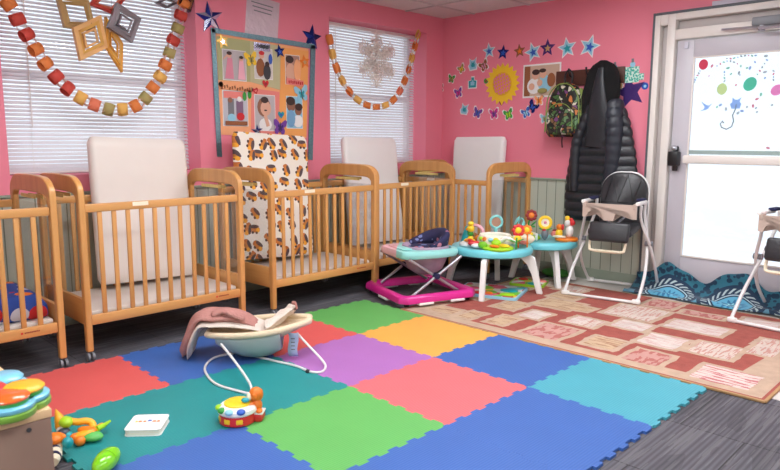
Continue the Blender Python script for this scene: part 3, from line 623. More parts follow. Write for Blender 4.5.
# lacy star
LACE = translucent('lacy white paper', (252, 248, 244), .65, .8)
p = onX(376.5, 60, -.93); t = thing('paper_snowflake', 'lacy white three dimensional paper star hanging in the window nearer the corner', 'paper ornament', p)
for i in range(6):
    a = PI/2+i*PI/3; f = B(); d = Vector((0, math.cos(a), math.sin(a))); n_ = Vector((1, 0, 0)); sd = d.cross(n_)
    for k_, (r0, r1, ww) in enumerate(((.01, .25, .075), (.03, .2, .055), (.06, .16, .03), (.1, .25, .05), (.02, .14, .085), (.08, .2, .08), (.05, .24, .02))):
        tw = (k_-2)*.5; s2 = sd*math.cos(tw)+n_*math.sin(tw); m_ = (r0+r1)/2
        pts = [d*r0, d*m_+s2*ww, d*r1, d*m_-s2*ww]
        f.tube(pts, .007, LACE, closed=True, seg=5)
    for k_ in range(7):
        q = d*(.04+.032*k_); f.tube([q-sd*.07, q+n_*.03, q+sd*.07], .006, LACE, seg=5)
    f.build('star_arm', t, smooth=0)
f = B(); f.tube([(0, 0, .2), (0, 0, WZ1-p.z-.002)], .001, Q['white'], seg=5); f.build('thread', t)

# ------------------------------------------------------------------ foam mat tiles
TS_ = .61; NT = 11; ANG = -.01064
def edge(n=NT, d=.0085):
    pts = []; m0 = .03; pitch = (1-2*m0)/n
    for i in range(n):
        a = m0+i*pitch; s = d if i % 2 == 0 else -d
        pts += [(a, s), (a+pitch, s)]
    return [(max(0.0, min(1, u)), v_) for u, v_ in pts]
EDG = edge()
def foam(i, j, color, label):
    x0, x1, y0, y1 = i*TS_, (i+1)*TS_, -(j+1)*TS_, -j*TS_
    q = .011; k = q/TS_
    curve = [(k, 0.)]+[(u, s_) for u, s_ in EDG]+[(1-k, 0.)]
    cx, cy = (x0+x1)/2, (y0+y1)/2; c, s = math.cos(ANG), math.sin(ANG); H_ = .012; f = B()
    def T(x, y):
        x, y = cx+(x-cx)*.9996-cx, cy+(y-cy)*.9996-cy; return (c*x-s*y, s*x+c*y)
    def face(pts): f.raw([(*T(*p_), H_) for p_ in pts], [list(range(len(pts)))], FOAM[color])
    face([(x0+q, y0+q), (x1-q, y0+q), (x1-q, y1-q), (x0+q, y1-q)])
    out = []
    for a, d_, n_, inn in (((x0, y0), (1, 0), (0, 1), 1), ((x1, y0), (0, 1), (1, 0), -1), ((x0, y1), (1, 0), (0, 1), -1), ((x0, y0), (0, 1), (1, 0), 1)):
        C_ = [(a[0]+d_[0]*u*TS_+n_[0]*v_, a[1]+d_[1]*u*TS_+n_[1]*v_) for u, v_ in curve]
        I_ = [(a[0]+d_[0]*u*TS_+n_[0]*q*inn, a[1]+d_[1]*u*TS_+n_[1]*q*inn) for u, v_ in curve]
        for m_ in range(len(C_)-1):
            if abs(curve[m_+1][0]-curve[m_][0]) > 1e-6: face([I_[m_], I_[m_+1], C_[m_+1], C_[m_]])
            w_ = [C_[m_], C_[m_+1]]; f.raw([(*T(*w_[0]), 0), (*T(*w_[1]), 0), (*T(*w_[1]), H_), (*T(*w_[0]), H_)], [[0, 1, 2, 3]], FOAM[color])
    for ax_, ay_, sx_, sy_ in ((x0, y0, 1, 1), (x1, y0, -1, 1), (x1, y1, -1, -1), (x0, y1, 1, -1)):
        face([(ax_, ay_), (ax_+q*sx_, ay_), (ax_+q*sx_, ay_+q*sy_), (ax_, ay_+q*sy_)])
        for e0, e1 in (((ax_, ay_), (ax_+q*sx_, ay_)), ((ax_, ay_), (ax_, ay_+q*sy_))):
            f.raw([(*T(*e0), 0), (*T(*e1), 0), (*T(*e1), H_), (*T(*e0), H_)], [[0, 1, 2, 3]], FOAM[color])
    f.raw([(*T(x0+q, y0+q), 0), (*T(x1-q, y0+q), 0), (*T(x1-q, y1-q), 0), (*T(x0+q, y1-q), 0)], [[3, 2, 1, 0]], FOAM[color])
    bmesh.ops.remove_doubles(f.bm, verts=f.bm.verts, dist=.00001)
    o = f.build('foam_mat_tile', smooth=0); o.location = (c*cx-s*cy, s*cx+c*cy, .0005)
    return tag(o, label, 'foam mat', 'interlocking foam floor tiles')
V0 = .034
for i, j, c, l in ((0, 0, 'green', 'green foam tile at the far corner, next to the magenta walker base'), (1, 0, 'yellow', 'yellow foam tile, the only yellow one in the mat'), (2, 0, 'blue', 'blue foam tile between the yellow tile and the turquoise corner tile'),
  (3, 0, 'teal', 'bright turquoise foam tile at the outer corner by rug and dark carpet'), (0, 1, 'red', 'red foam tile mostly behind the baby bouncer'), (1, 1, 'purple', 'purple foam tile, the only purple one in the mat'), (2, 1, 'salmon', 'salmon red foam tile between purple and blue tiles'),
  (3, 1, 'blue', 'blue foam tile with a toothed outer edge beside the dark carpet'), (0, 2, 'blue', 'blue foam tile under the hanging blanket, nearest the cribs'), (1, 2, 'darkteal', 'teal foam tile directly under the baby bouncer'), (2, 2, 'green', 'green foam tile right of the drum toy'), (3, 2, 'blue', 'blue foam tile at the bottom edge of the picture, right of the green tile'),
  (0, 3, 'red', 'red foam tile in front of the crib wheels at left'), (1, 3, 'darkteal', 'teal foam tile under the small white board book'), (2, 3, 'blue', 'blue foam tile at the bottom edge of the picture, left of the drum toy'), (3, 3, 'salmon', 'foam tile just outside the bottom edge')):
    if (i, j) == (3, 3): continue
    foam(i, j, c, l)

# ------------------------------------------------------------------ rug
RUG_R = mat('rust red rug pile', (160, 82, 72), .95, var=.3, scale=18, bump=.5, bscale=200)
RUG_T = mat('tan rug pile', (190, 164, 142), .95, var=.22, scale=14, bump=.5, bscale=200)
RUG_E = mat('rug edge binding', (176, 140, 98), .9, var=.2)
def rug_mat(name, a, bb, sc, thr, ang=0.):
    m, N, L, b = bare(name, .95); tc = N.new('ShaderNodeTexCoord'); mp = N.new('ShaderNodeMapping'); mp.inputs['Scale'].default_value = sc; mp.inputs['Rotation'].default_value = (0, 0, ang)
    L.new(tc.outputs['Object'], mp.inputs['Vector']); nz = new(N, 'ShaderNodeTexNoise', Scale=1., Detail=3.); L.new(mp.outputs[0], nz.inputs['Vector'])
    n2 = new(N, 'ShaderNodeTexNoise', Scale=9.); L.new(tc.outputs['Object'], n2.inputs['Vector'])
    k = math_(N, L, 'MULTIPLY', math_(N, L, 'GREATER_THAN', nz.outputs[0], thr), .8)
    a2 = mixc(N, L, n2.outputs[0], a, tuple(int(q*.86) for q in a)); L.new(mixc(N, L, k, a2, bb), b.inputs['Base Color']); return m
RC = rug_mat('cream rug block', (218, 202, 190), (186, 128, 118), (80, 9, 1), .53, .3)
RW = rug_mat('pale rug block', (222, 210, 202), (196, 140, 136), (9, 80, 1), .56, .35)
RT = rug_mat('sand rug block', (208, 178, 146), (150, 104, 78), (7, 55, 1), .56, -.3)
RP = rug_mat('pink rug block', (206, 156, 146), (168, 88, 82), (30, 12, 1), .52, .6)
RH = rug_mat('hatched rug block', (226, 206, 198), (176, 74, 84), (8, 55, 1), .53, .5)
RX0, RX1, RY0, RY1 = .385, 2.69, -.008, 1.60
t = thing('area_rug', 'patchwork rug of cream, sand and rust red blocks in front of the door', 'rug', ((RX0+RX1)/2, (RY0+RY1)/2, 0))
f = B(); f.box((0, 0, .0085), (RX1-RX0, RY1-RY0, .011), RUG_R, .002)
cx, cy = (RX0+RX1)/2, (RY0+RY1)/2
PN = [0]
def patch(lp, rp, m, frame=True):
    a = onZ(*lp); c = onZ(*rp); x0, x1 = sorted((a.x, c.x)); y0, y1 = sorted((a.y, c.y))
    x0, x1 = max(x0, RX0+.02), min(x1, RX1-.02); y0, y1 = max(y0, RY0+.02), min(y1, RY1-.02)
    if x1-x0 < .03 or y1-y0 < .03: return
    n = 6; pts = []
    for k_ in range(4*n):
        s_, u = divmod(k_, n); u /= n; jit = lambda: random.uniform(-.006, .006)
        q = [(x0+(x1-x0)*u, y0), (x1, y0+(y1-y0)*u), (x1-(x1-x0)*u, y1), (x0, y1-(y1-y0)*u)][s_]; pts.append((q[0]-cx+jit(), q[1]-cy+jit()))
    if frame:
        fx = [(x*1+(.0 if 1 else 0), y) for x, y in pts]; mx_, my_ = (x0+x1)/2-cx, (y0+y1)/2-cy
        big = [(mx_+(x-mx_)*(1+.065/(x1-x0)), my_+(y-my_)*(1+.065/(y1-y0))) for x, y in pts]
        f.prism(poly_ok(big), (0, 0, .0132), (1, 0, 0), (0, 1, 0), .0010+PN[0]*.00003, RUG_T)
    f.prism(poly_ok(pts), (0, 0, .0133), (1, 0, 0), (0, 1, 0), .0019+PN[0]*.00003, m); PN[0] += 1
def c2(x, y): return (560+x/3.545, 285+y/3.545)
def c1_(x, y): return (390+x/3.9, 285+y/3.9)
# sand border along the near edge
f.prism(poly_ok([(RX0-cx+.02, RY0-cy+.02), (RX1-cx-.02, RY0-cy+.02), (RX1-cx-.02, RY0-cy+.13), (RX0-cx+.02, RY0-cy+.1)]), (0, 0, .0132), (1, 0, 0), (0, 1, 0), .00091, RUG_T)
f.prism(poly_ok([(RX0-cx+.02, RY0-cy+.02), (RX0-cx+.16, RY0-cy+.02), (RX0-cx+.13, RY1-cy-.02), (RX0-cx+.02, RY1-cy-.02)]), (0, 0, .0132), (1, 0, 0), (0, 1, 0), .00095, RUG_T)
f.prism(poly_ok([(RX1-cx-.22, RY0-cy+.02), (RX1-cx-.02, RY0-cy+.02), (RX1-cx-.02, RY1-cy-.02), (RX1-cx-.12, RY1-cy-.02)]), (0, 0, .0132), (1, 0, 0), (0, 1, 0), .00087, RUG_T)
for a, c, m in ((c2(455, 332), c2(722, 338), RH), (c2(218, 268), c2(402, 262), RP), (c2(268, 208), c2(455, 206), RW), (c2(448, 242), c2(650, 238), RC), (c2(368, 152), c2(602, 166), RW), (c2(428, 106), c2(588, 122), RP),
    (c2(152, 104), c2(388, 104), RC), (c2(18, 138), c2(162, 140), RC), (c2(178, 150), c2(332, 152), RW), (c2(78, 214), c2(236, 212), RT), (c2(0, 84), c2(124, 90), RT), (c2(660, 246), c2(800, 228), RC), (c2(292, 76), c2(438, 74), RP), (c2(640, 136), c2(790, 146), RW),
    (c1_(555, 80), c1_(758, 84), RT), (c1_(502, 126), c1_(632, 122), RW), (c1_(508, 194), c1_(740, 186), RP), (c1_(376, 150), c1_(508, 140), RT), (c1_(402, 90), c1_(545, 84), RT), (c1_(150, 102), c1_(280, 108), RT), (c1_(262, 130), c1_(370, 120), RT), (c1_(684, 150), c1_(790, 142), RW), (c1_(620, 50), c1_(760, 50), RT), (c1_(640, 20), c1_(780, 24), RC),
    ((500, 293), (540, 288), RT), ((535, 285), (575, 281), RC), ((757, 346), (800, 348), RC), ((470, 300), (500, 297), RT)):
    patch(a, c, m)
f.build('rug_pile', t, smooth=0)
f = B()
for x_, y_, w_, h_ in ((0, -(RY1-RY0)/2, RX1-RX0, .016), (0, (RY1-RY0)/2, RX1-RX0, .016), (-(RX1-RX0)/2, 0, .016, RY1-RY0), ((RX1-RX0)/2, 0, .016, RY1-RY0)):
    f.box((x_, y_, .0085), (w_, h_, .013), RUG_E, .004)
f.build('bound_edge', t)

# blue mandala cloth along the door bottom
MND, N, L, b = bare('blue mandala print', .9)
v, x, y, z = objxyz(N, L)
centers = [(1.56, .1), (2.05, .1)]
nz = new(N, 'ShaderNodeTexNoise', Scale=16., Detail=4.); L.new(v, nz.inputs['Vector'])
vo = new(N, 'ShaderNodeTexVoronoi', Scale=26.); L.new(v, vo.inputs['Vector'])
colr = mixc(N, L, math_(N, L, 'GREATER_THAN', vo.outputs['Distance'], .5), (22, 52, 76), (40, 104, 124))
uvn = N.new('ShaderNodeUVMap'); sp = N.new('ShaderNodeSeparateXYZ'); L.new(uvn.outputs[0], sp.inputs[0]); ux, uy = sp.outputs[0], sp.outputs[1]
def ring(prev, cxx, cyy):
    dx = math_(N, L, 'SUBTRACT', ux, cxx); dy = math_(N, L, 'SUBTRACT', uy, cyy)
    r = math_(N, L, 'SQRT', math_(N, L, 'ADD', math_(N, L, 'MULTIPLY', dx, dx), math_(N, L, 'MULTIPLY', dy, dy)))
    an = math_(N, L, 'ARCTAN2', dy, dx)
    def lt(v1): return math_(N, L, 'LESS_THAN', r, v1)
    cs = math_(N, L, 'COSINE', math_(N, L, 'MULTIPLY', an, 16.)); cs8 = math_(N, L, 'COSINE', math_(N, L, 'MULTIPLY', an, 12.))
    c = mixc(N, L, lt(.235), prev, (28, 54, 80))
    # scroll ring
    sc = math_(N, L, 'SINE', math_(N, L, 'ADD', math_(N, L, 'MULTIPLY', an, 26.), math_(N, L, 'MULTIPLY', r, 130.)))
    band_ = math_(N, L, 'MULTIPLY', math_(N, L, 'GREATER_THAN', r, .165), lt(.205)); c = mixc(N, L, math_(N, L, 'MULTIPLY', band_, math_(N, L, 'GREATER_THAN', sc, .2)), c, (176, 194, 196))
    b2 = math_(N, L, 'MULTIPLY', math_(N, L, 'GREATER_THAN', r, .146), lt(.155)); c = mixc(N, L, b2, c, (180, 204, 212))
    c = mixc(N, L, lt(.135), c, (96, 172, 204))
    pet = math_(N, L, 'LESS_THAN', r, math_(N, L, 'ADD', .09, math_(N, L, 'MULTIPLY', cs, .022))); c = mixc(N, L, pet, c, (50, 118, 160))
    pet = math_(N, L, 'LESS_THAN', r, math_(N, L, 'ADD', .05, math_(N, L, 'MULTIPLY', cs8, .02))); c = mixc(N, L, pet, c, (150, 214, 224))
    c = mixc(N, L, lt(.02), c, (30, 90, 130)); return c
low = math_(N, L, 'LESS_THAN', uy, .12); colr = mixc(N, L, math_(N, L, 'MULTIPLY', low, .65), colr, (120, 176, 204))
for k_ in range(3): colr = ring(colr, .30+.47*k_, .10)
L.new(colr, b.inputs['Base Color']); b.inputs['Sheen Weight'].default_value = .2
t = thing('patterned_cloth', 'blue cloth with round white and cyan mandala print bunched along the door bottom', 'cloth', (1.75, 1.75, 0))
f = B(); nu, nv = 80, 14; x0, x1 = 1.24, 2.56; bm = f.bm; uvl = bm.loops.layers.uv.new('UVMap'); grid = []; UV = {}
for iu in range(nu+1):
    u = iu/nu; X = x0+(x1-x0)*u; row = []
    top = .165+.055*math.cos((X-1.50)*2*PI/.50)+.012*math.sin(X*31)
    nearY = 1.655+.02*math.sin(X*9)
    for iv in range(nv+1):
        w = iv/nv; s = w*w*(3-2*w)
        Yp = nearY+(1.885-nearY)*min(1, w*1.25)+.006*math.sin(X*40+w*6); Zp = .02+.012*(1+math.sin(X*17+w*9))*(1-w)+top*max(0, (w-.4)/.6)**1.3
        if iv == 0: Zp = .019
        vv = bm.verts.new((X-1.75, Yp-1.75, Zp)); UV[vv] = (X-x0, w*.42); row.append(vv)
    grid.append(row)
mi = f.mi(MND)
for iu in range(nu):
    for iv in range(nv):
        q = bm.faces.new((grid[iu][iv], grid[iu+1][iv], grid[iu+1][iv+1], grid[iu][iv+1])); q.material_index = mi
        for lp in q.loops: lp[uvl].uv = UV[lp.vert]
f.build('cloth_sheet', t, smooth=180, solid=.006)

# ------------------------------------------------------------------ cribs
CL, CD = 1.0, .65
MATW = mat('white vinyl mattress', (226, 216, 208), .45, var=.03, bump=.25, bscale=5)
def crib(loc, rz, label, n=11):
    t = thing('crib', label, 'crib', loc, rz, 'wooden cribs')
    # end frames: two posts joined by an arch
    proto = None
    for s in (-1, 1):
        f = B(); xx = s*(CL/2-.02)
        outer = []; inner = []
        hw = CD/2
        def arch(y): # height of arch top
            q = min(1, (hw-abs(y))/.13); return .905+.085*math.sqrt(max(0, 1-(1-q)**2))+.012*(1-(y/hw)**2)
        ys = [-hw+CD*i/40 for i in range(41)]
        ys = sorted(set(ys+[-hw+.004, -hw+.01, hw-.004, hw-.01]))
        top = [(y, arch(y)) for y in ys]
        tw = .045
        def under(y): a_ = abs(y); q = min(1, max(0, (hw-tw-a_))/.08); return .875+.03*math.sqrt(max(0, 1-(1-q)**2))+.006*(1-(y/hw)**2)
        inn = [(y, under(y)) for y in [(-hw+tw)+(CD-2*tw)*i/30 for i in range(31)]]
        leg = .05
        # taper of posts to the foot
        pts = [(-hw+.008, leg), (-hw, .3)]+top+[(hw, .3), (hw-.008, leg), (hw-tw+.004, leg), (hw-tw, .3)]+inn[::-1]+[(-hw+tw, .3), (-hw+tw-.004, leg)]
        th = .034
        k = len(pts); V = [(xx-th/2, a, b_) for a, b_ in pts]+[(xx+th/2, a, b_) for a, b_ in pts]
        F = [list(range(k)), list(range(k, 2*k))[::-1]]+[[i, (i+1) % k, k+(i+1) % k, k+i] for i in range(k)]
        faces = f.raw(V, F, WZ); f.bm.normal_update()
        bmesh.ops.triangulate(f.bm, faces=[q for q in f.bm.faces if len(q.verts) > 4])
        o = f.build('end_frame', t, smooth=35)
        bv = o.modifiers.new('rounding', 'BEVEL'); bv.width = .007; bv.segments = 3; bv.limit_method = 'ANGLE'; bv.angle_limit = math.radians(50)
        f = B(); f.box((xx, 0, .59), (.005, CD-2*tw-.004, .52), GLASSM); f.build('acrylic_panel', t, smooth=0)
        f = B(); f.box((xx, 0, .265), (.022, CD-2*tw-.002, .14), WY, .004); f.build('end_board', t)
        f = B(); f.box((xx+s*.0185, .0, .885), (.002, .24, .02), mat('warning label', (222, 196, 120), .5, var=.25, scale=40)); f.box((xx-s*.0185, .0, .888), (.002, .24, .02), _M['warning label']); f.build('caution_label', t, smooth=0)
        for q in (-1, 1):
            f = B(); f.cyl((xx, q*(hw-.023), .042), (xx, q*(hw-.023), .056), .012, P_['dark']); f.box((xx, q*(hw-.023), .04), (.03, .02, .016), P_['dark'], .003)
            c_ = f.build('caster', t)
            f = B()
            for w_ in (-.012, .012): f.cyl((xx+w_-.006, q*(hw-.023)-.008, .0235), (xx+w_+.006, q*(hw-.023)-.008, .0235), .0225, P_['grey'], seg=16)
            f.build('wheel', c_)
    L_ = CL-.074
    for q in (-1, 1):
        yy = q*(CD/2-.022)
        f = B(); f.box((0, yy, .827), (L_, .026, .044), WX, .006); f.build('top_rail', t)
        f = B(); f.box((0, yy, .222), (L_, .026, .054), WX, .006); o = f.build('bottom_rail', t)
        if q < 0:
            f = B(); f.box((L_/2-.17, yy-.0135, .225), (.01, .002, .01), P_['red']); [f.box((L_/2-.155+i*.008, yy-.0135, .225+.001*(i % 2)), (.005, .002, .007), P_['maroon']) for i in range(9)]
            f.build('maker_mark', t, smooth=0)
            f = B(); f.box((-L_/2+.3, yy-.0138, .835), (.09, .002, .022), P_['cream']); f.build('rail_sticker', t, smooth=0)
        for i in range(n):
            xx = -L_/2+L_*(i+1)/(n+1)-.0
            f = B(); f.box((xx, yy, .527), (.026, .014, .558), WZ, .005)
            f.build('slat', t)
    f = B(); f.box((0, 0, .25), (CL-.085, CD-.095, .03), MATW, .01); f.build('mattress_base', t)
    return t
XW = -.385
crib((-.375, -2.575, 0), PI/2, 'wooden crib cut by the left edge of the picture, with blue patterned bedding')
crib((-.385, -1.473, 0), PI/2, 'wooden crib with a plain white mattress standing in it, below the larger window')
crib((-.435, -.243, 0), PI/2+.012, 'wooden crib with the orange vehicle-print mattress standing in it')
crib((-.495, .779, 0), PI/2+.02, 'wooden crib behind the magenta walker, with a white mattress standing in it')
crib((-.315, 1.606, 0), 0, 'wooden crib along the back wall in the corner, end arch toward the door')
# crib mattresses
MATW2 = mat('bright white vinyl mattress', (240, 236, 234), .4, var=.02, bump=.2, bscale=5)
TIG, N, L, b = bare('orange vehicle print fabric', .9)
v, x, y, z = objxyz(N, L)
SPOTS = None
def upright(w, h, th, rx, loc, rz, m, label, name='crib_mattress', lean=0):
    t = thing(name, label, 'mattress', (loc[0], loc[1], loc[2]+math.sin(math.radians(abs(lean)))*w/2), rz, 'crib mattresses')
    nz_ = 26; f = B(); rot = RY(math.radians(lean)) @ RX(rx); rings = []
    prof = rrect(w, th, th*.45, 4)
    for k_ in range(nz_+1):
        zz = h*k_/nz_; e_ = min(zz, h-zz); sh = 1-(.0 if e_ > .03 else (1-math.sqrt(max(0, 1-(1-e_/.03)**2)))*.35)
        shx = 1-(1-sh)*th/w*1.2
        ring_ = []
        for a, c in prof:
            n_ = noise.noise(Vector((a*4, zz*4, rz+loc[0]*3)))*.01+noise.noise(Vector((a*9, zz*7, 3)))*.004
            ring_.append(rot @ Vector((a*shx, c*sh+n_*(1 if c < 0 else -.3), zz)))
        rings.append(ring_)
    f.loft(rings, m); f.build('mattress_cover', t, smooth=60)
    return t, rot
# vehicle print: orange dumper-like blobs on white
BASEW = mat('printed white cotton', (238, 230, 218), .9, var=.03)
pr_o, pr_d, pr_y = plain('print rust', (206, 128, 62), .9), plain('print dark brown', (84, 66, 66), .9), plain('print yellow', (240, 176, 60), .9)
# ---- printed fabric as texture: three offset voronoi families
N, L, b = nodes(TIG)
def vor(scale, seedoff, jit=.35):
    mp = N.new('ShaderNodeMapping'); mp.inputs['Location'].default_value = seedoff; L.new(v, mp.inputs['Vector'])
    cb = N.new('ShaderNodeCombineXYZ'); sp = N.new('ShaderNodeSeparateXYZ'); L.new(mp.outputs[0], sp.inputs[0]); L.new(sp.outputs[0], cb.inputs[0]); L.new(sp.outputs[2], cb.inputs[1])
    vn = new(N, 'ShaderNodeTexVoronoi', Scale=scale); vn.inputs['Randomness'].default_value = jit; vn.voronoi_dimensions = '2D'; L.new(cb.outputs[0], vn.inputs['Vector']); return vn
S = 9.5
vn = vor(S, (0, 0, 0), .5)
# local coordinates inside each cell
sub = N.new('ShaderNodeVectorMath'); sub.operation = 'SUBTRACT'
cb = N.new('ShaderNodeCombineXYZ'); L.new(x, cb.inputs[0]); L.new(z, cb.inputs[1]); L.new(cb.outputs[0], sub.inputs[0]); L.new(vn.outputs['Position'], sub.inputs[1])
rotn = N.new('ShaderNodeVectorRotate'); rotn.rotation_type = 'Z_AXIS'; L.new(sub.outputs[0], rotn.inputs['Vector'])
sc_ = N.new('ShaderNodeSeparateColor'); L.new(vn.outputs['Color'], sc_.inputs[0]); L.new(math_(N, L, 'MULTIPLY', sc_.outputs[0], 2.2), rotn.inputs['Angle'])
sx = N.new('ShaderNodeSeparateXYZ'); L.new(rotn.outputs[0], sx.inputs[0]); lx, ly = sx.outputs[0], sx.outputs[1]
def ell(cx_, cy_, rx, ry):
    a = math_(N, L, 'DIVIDE', math_(N, L, 'SUBTRACT', lx, cx_), rx); c = math_(N, L, 'DIVIDE', math_(N, L, 'SUBTRACT', ly, cy_), ry)
    return math_(N, L, 'LESS_THAN', math_(N, L, 'ADD', math_(N, L, 'MULTIPLY', a, a), math_(N, L, 'MULTIPLY', c, c)), 1.)
c = mixc(N, L, ell(0, 0, .043, .023), (238, 230, 218), (206, 128, 62))
c = mixc(N, L, ell(-.005, .021, .04, .014), c, (92, 74, 76))
c = mixc(N, L, ell(.026, -.006, .017, .016), c, (240, 170, 56))
c = mixc(N, L, ell(-.02, -.022, .012, .01), c, (84, 60, 58))
c = mixc(N, L, ell(.014, -.024, .011, .01), c, (84, 60, 58))
c = mixc(N, L, ell(-.042, .004, .011, .02), c, (196, 116, 58))
L.new(c, b.inputs['Base Color'])
BLUEP, N, L, b = bare('blue printed crib sheet', .9)
v, x, y, z = objxyz(N, L)
vn = new(N, 'ShaderNodeTexVoronoi', Scale=9.); L.new(v, vn.inputs['Vector']); s1 = N.new('ShaderNodeSeparateColor'); L.new(vn.outputs['Color'], s1.inputs[0])
inside = math_(N, L, 'LESS_THAN', vn.outputs['Distance'], .42)
cc = mixc(N, L, math_(N, L, 'GREATER_THAN', s1.outputs[0], .5), (232, 120, 40), (206, 206, 214)); cc = mixc(N, L, math_(N, L, 'GREATER_THAN', s1.outputs[1], .65), cc, (190, 40, 40))
L.new(mixc(N, L, inside, (46, 78, 160), cc), b.inputs['Base Color'])
# lying mattress in the first crib, bunched sheet
t = thing('crib_mattress', 'blue mattress with orange and white print lying in the leftmost crib', 'mattress', (-.375, -2.575, .266), PI/2, 'crib mattresses')
f = B(); rings = []
for i in range(31):
    xx = -.44+.88*i/30; e_ = min(xx+.44, .44-xx); k_ = math.sqrt(max(.02, 1-(1-min(1, e_/.04))**2)); h = .13*(.6+.4*k_)
    rings.append([Vector((xx, a*(.96+.04*k_), h/2+c*h/.13+(.018*noise.noise(Vector((xx*7, a*7, 2))) if c > 0 else 0))) for a, c in rrect(.53, .13, .05, 5)])
lo = min(v_.z for r in rings for v_ in r)
for r in rings:
    for v_ in r: v_.z -= lo
f.loft(rings, BLUEP); f.build('mattress_cover', t, smooth=70)
f = B(); # rumpled corner of sheet
# upright ones
upright(.64, .91, .08, math.radians(-8), (-.385-.17, -1.385, .28), PI/2, MATW, 'plain white crib mattress standing under the larger window', lean=2)
upright(.67, .94, .08, math.radians(-8), (-.435-.17, -.335, .282), PI/2+.012, TIG, 'crib mattress in white fabric printed with orange and brown vehicles', lean=3)
upright(.65, .93, .08, math.radians(-8), (-.495-.17, .79, .28), PI/2+.02, MATW2, 'plain white crib mattress standing under the window nearer the corner', lean=1)
upright(.60, .95, .08, math.radians(-5), (-.365, 1.80, .272), 0, MATW2, 'plain white crib mattress leaning on the back wall beside the room corner', lean=-.5)

#BEGIN2
# ------------------------------------------------------------------ backpack and coat
CAMO, N, L, b = bare('busy multicolour print', .6)
tc = N.new('ShaderNodeTexCoord'); nz = new(N, 'ShaderNodeTexNoise', Scale=9., Detail=2.); L.new(tc.outputs['Object'], nz.inputs['Vector'])
ad = N.new('ShaderNodeMix'); ad.data_type = 'RGBA'; ad.inputs[0].default_value = .12; L.new(tc.outputs['Object'], ad.inputs[6]); L.new(nz.outputs['Color'], ad.inputs[7])
vn = new(N, 'ShaderNodeTexVoronoi', Scale=34.); L.new(ad.outputs[2], vn.inputs['Vector']); s1 = N.new('ShaderNodeSeparateColor'); L.new(vn.outputs['Color'], s1.inputs[0])
rp = N.new('ShaderNodeValToRGB'); rp.color_ramp.interpolation = 'CONSTANT'; L.new(s1.outputs[0], rp.inputs[0])
cr = rp.color_ramp; stops = [(0, (26, 30, 24)), (.22, (70, 110, 56)), (.38, (34, 30, 30)), (.5, (128, 96, 62)), (.6, (98, 132, 90)), (.7, (196, 118, 60)), (.77, (48, 44, 40)), (.88, (206, 200, 180)), (.93, (120, 66, 120))]
cr.elements[0].position = 0; cr.elements[0].color = col(stops[0][1]); cr.elements[1].position = stops[1][0]; cr.elements[1].color = col(stops[1][1])
for p_, c_ in stops[2:]: e = cr.elements.new(p_); e.color = col(c_)
ve = new(N, 'ShaderNodeTexVoronoi', Scale=34.); ve.feature = 'DISTANCE_TO_EDGE'; L.new(ad.outputs[2], ve.inputs['Vector'])
L.new(mixc(N, L, math_(N, L, 'LESS_THAN', ve.outputs['Distance'], .07), rp.outputs[0], (20, 20, 18)), b.inputs['Base Color'])
bp0 = onY(565, 137, 1.83)
t = thing('backpack', 'small backpack with busy green and brown print, hung left of the black coat', 'backpack', (bp0.x, 1.83, bp0.z), -.06)
def bagbody(f, w, h, d, y0, m, z0=0, top=.45):
    rings = []
    for i in range(21):
        u = i/20; z = z0+h*u
        wx = w*(1-.10*u)*(1 if u < 1-top else math.sqrt(max(.0, 1-((u-(1-top))/top)**2.6))*.98+.02); dd = d*(1-.25*u)*(min(1, .55+u*6))*(1 if u < .85 else math.sqrt(max(.05, 1-((u-.85)/.15)**2)))
        wx *= min(1, .9+u*2)
        rings.append([(a, y0+c, z) for a, c in rrect(max(wx, .02), max(dd, .02), max(min(wx, dd), .02)*.42, 4)])
    f.loft(rings, m)
f = B(); bagbody(f, .335, .455, .14, 0, CAMO); f.build('bag_body', t, smooth=60)
f = B(); bagbody(f, .27, .27, .06, -.075, CAMO, .02); f.build('front_pocket', t, smooth=60)
f = B(); LM = plain('lime piping', (130, 150, 70), .5)
arc = [(.158*math.cos(a)*1.0, -.058, .26+.185*math.sin(a)) for a in [i*PI/16 for i in range(17)]]
f.tube([(.166, -.06, .04)]+arc+[(-.166, -.06, .04)], .005, LM, seg=6)
arc = [(.125*math.cos(a), -.104, .17+.11*math.sin(a)) for a in [i*PI/14 for i in range(15)]]; f.tube([(.13, -.1, .05)]+arc+[(-.13, -.1, .05)], .0035, LM, seg=6); f.build('piping', t)
f = B(); f.tube(smoothpath([(-.03, .02, .44), (-.035, .02, .52), (0, .02, .56), (.035, .02, .52), (.03, .02, .44)], 5), .008, P_['black'], seg=8); f.build('carry_loop', t)
f = B(); f.tube(smoothpath([(-.05, .05, .1), (-.06, .045, -.02), (-.055, .05, -.09)], 4), .013, P_['black'], seg=8, flat=(1, .4)); f.build('shoulder_strap', t)
f = B(); f.tube(smoothpath([(.14, -.01, .4), (.175, -.03, .3), (.172, -.03, .1)], 4), .016, LM, seg=8, flat=(1, .4)); f.build('side_strap', t)
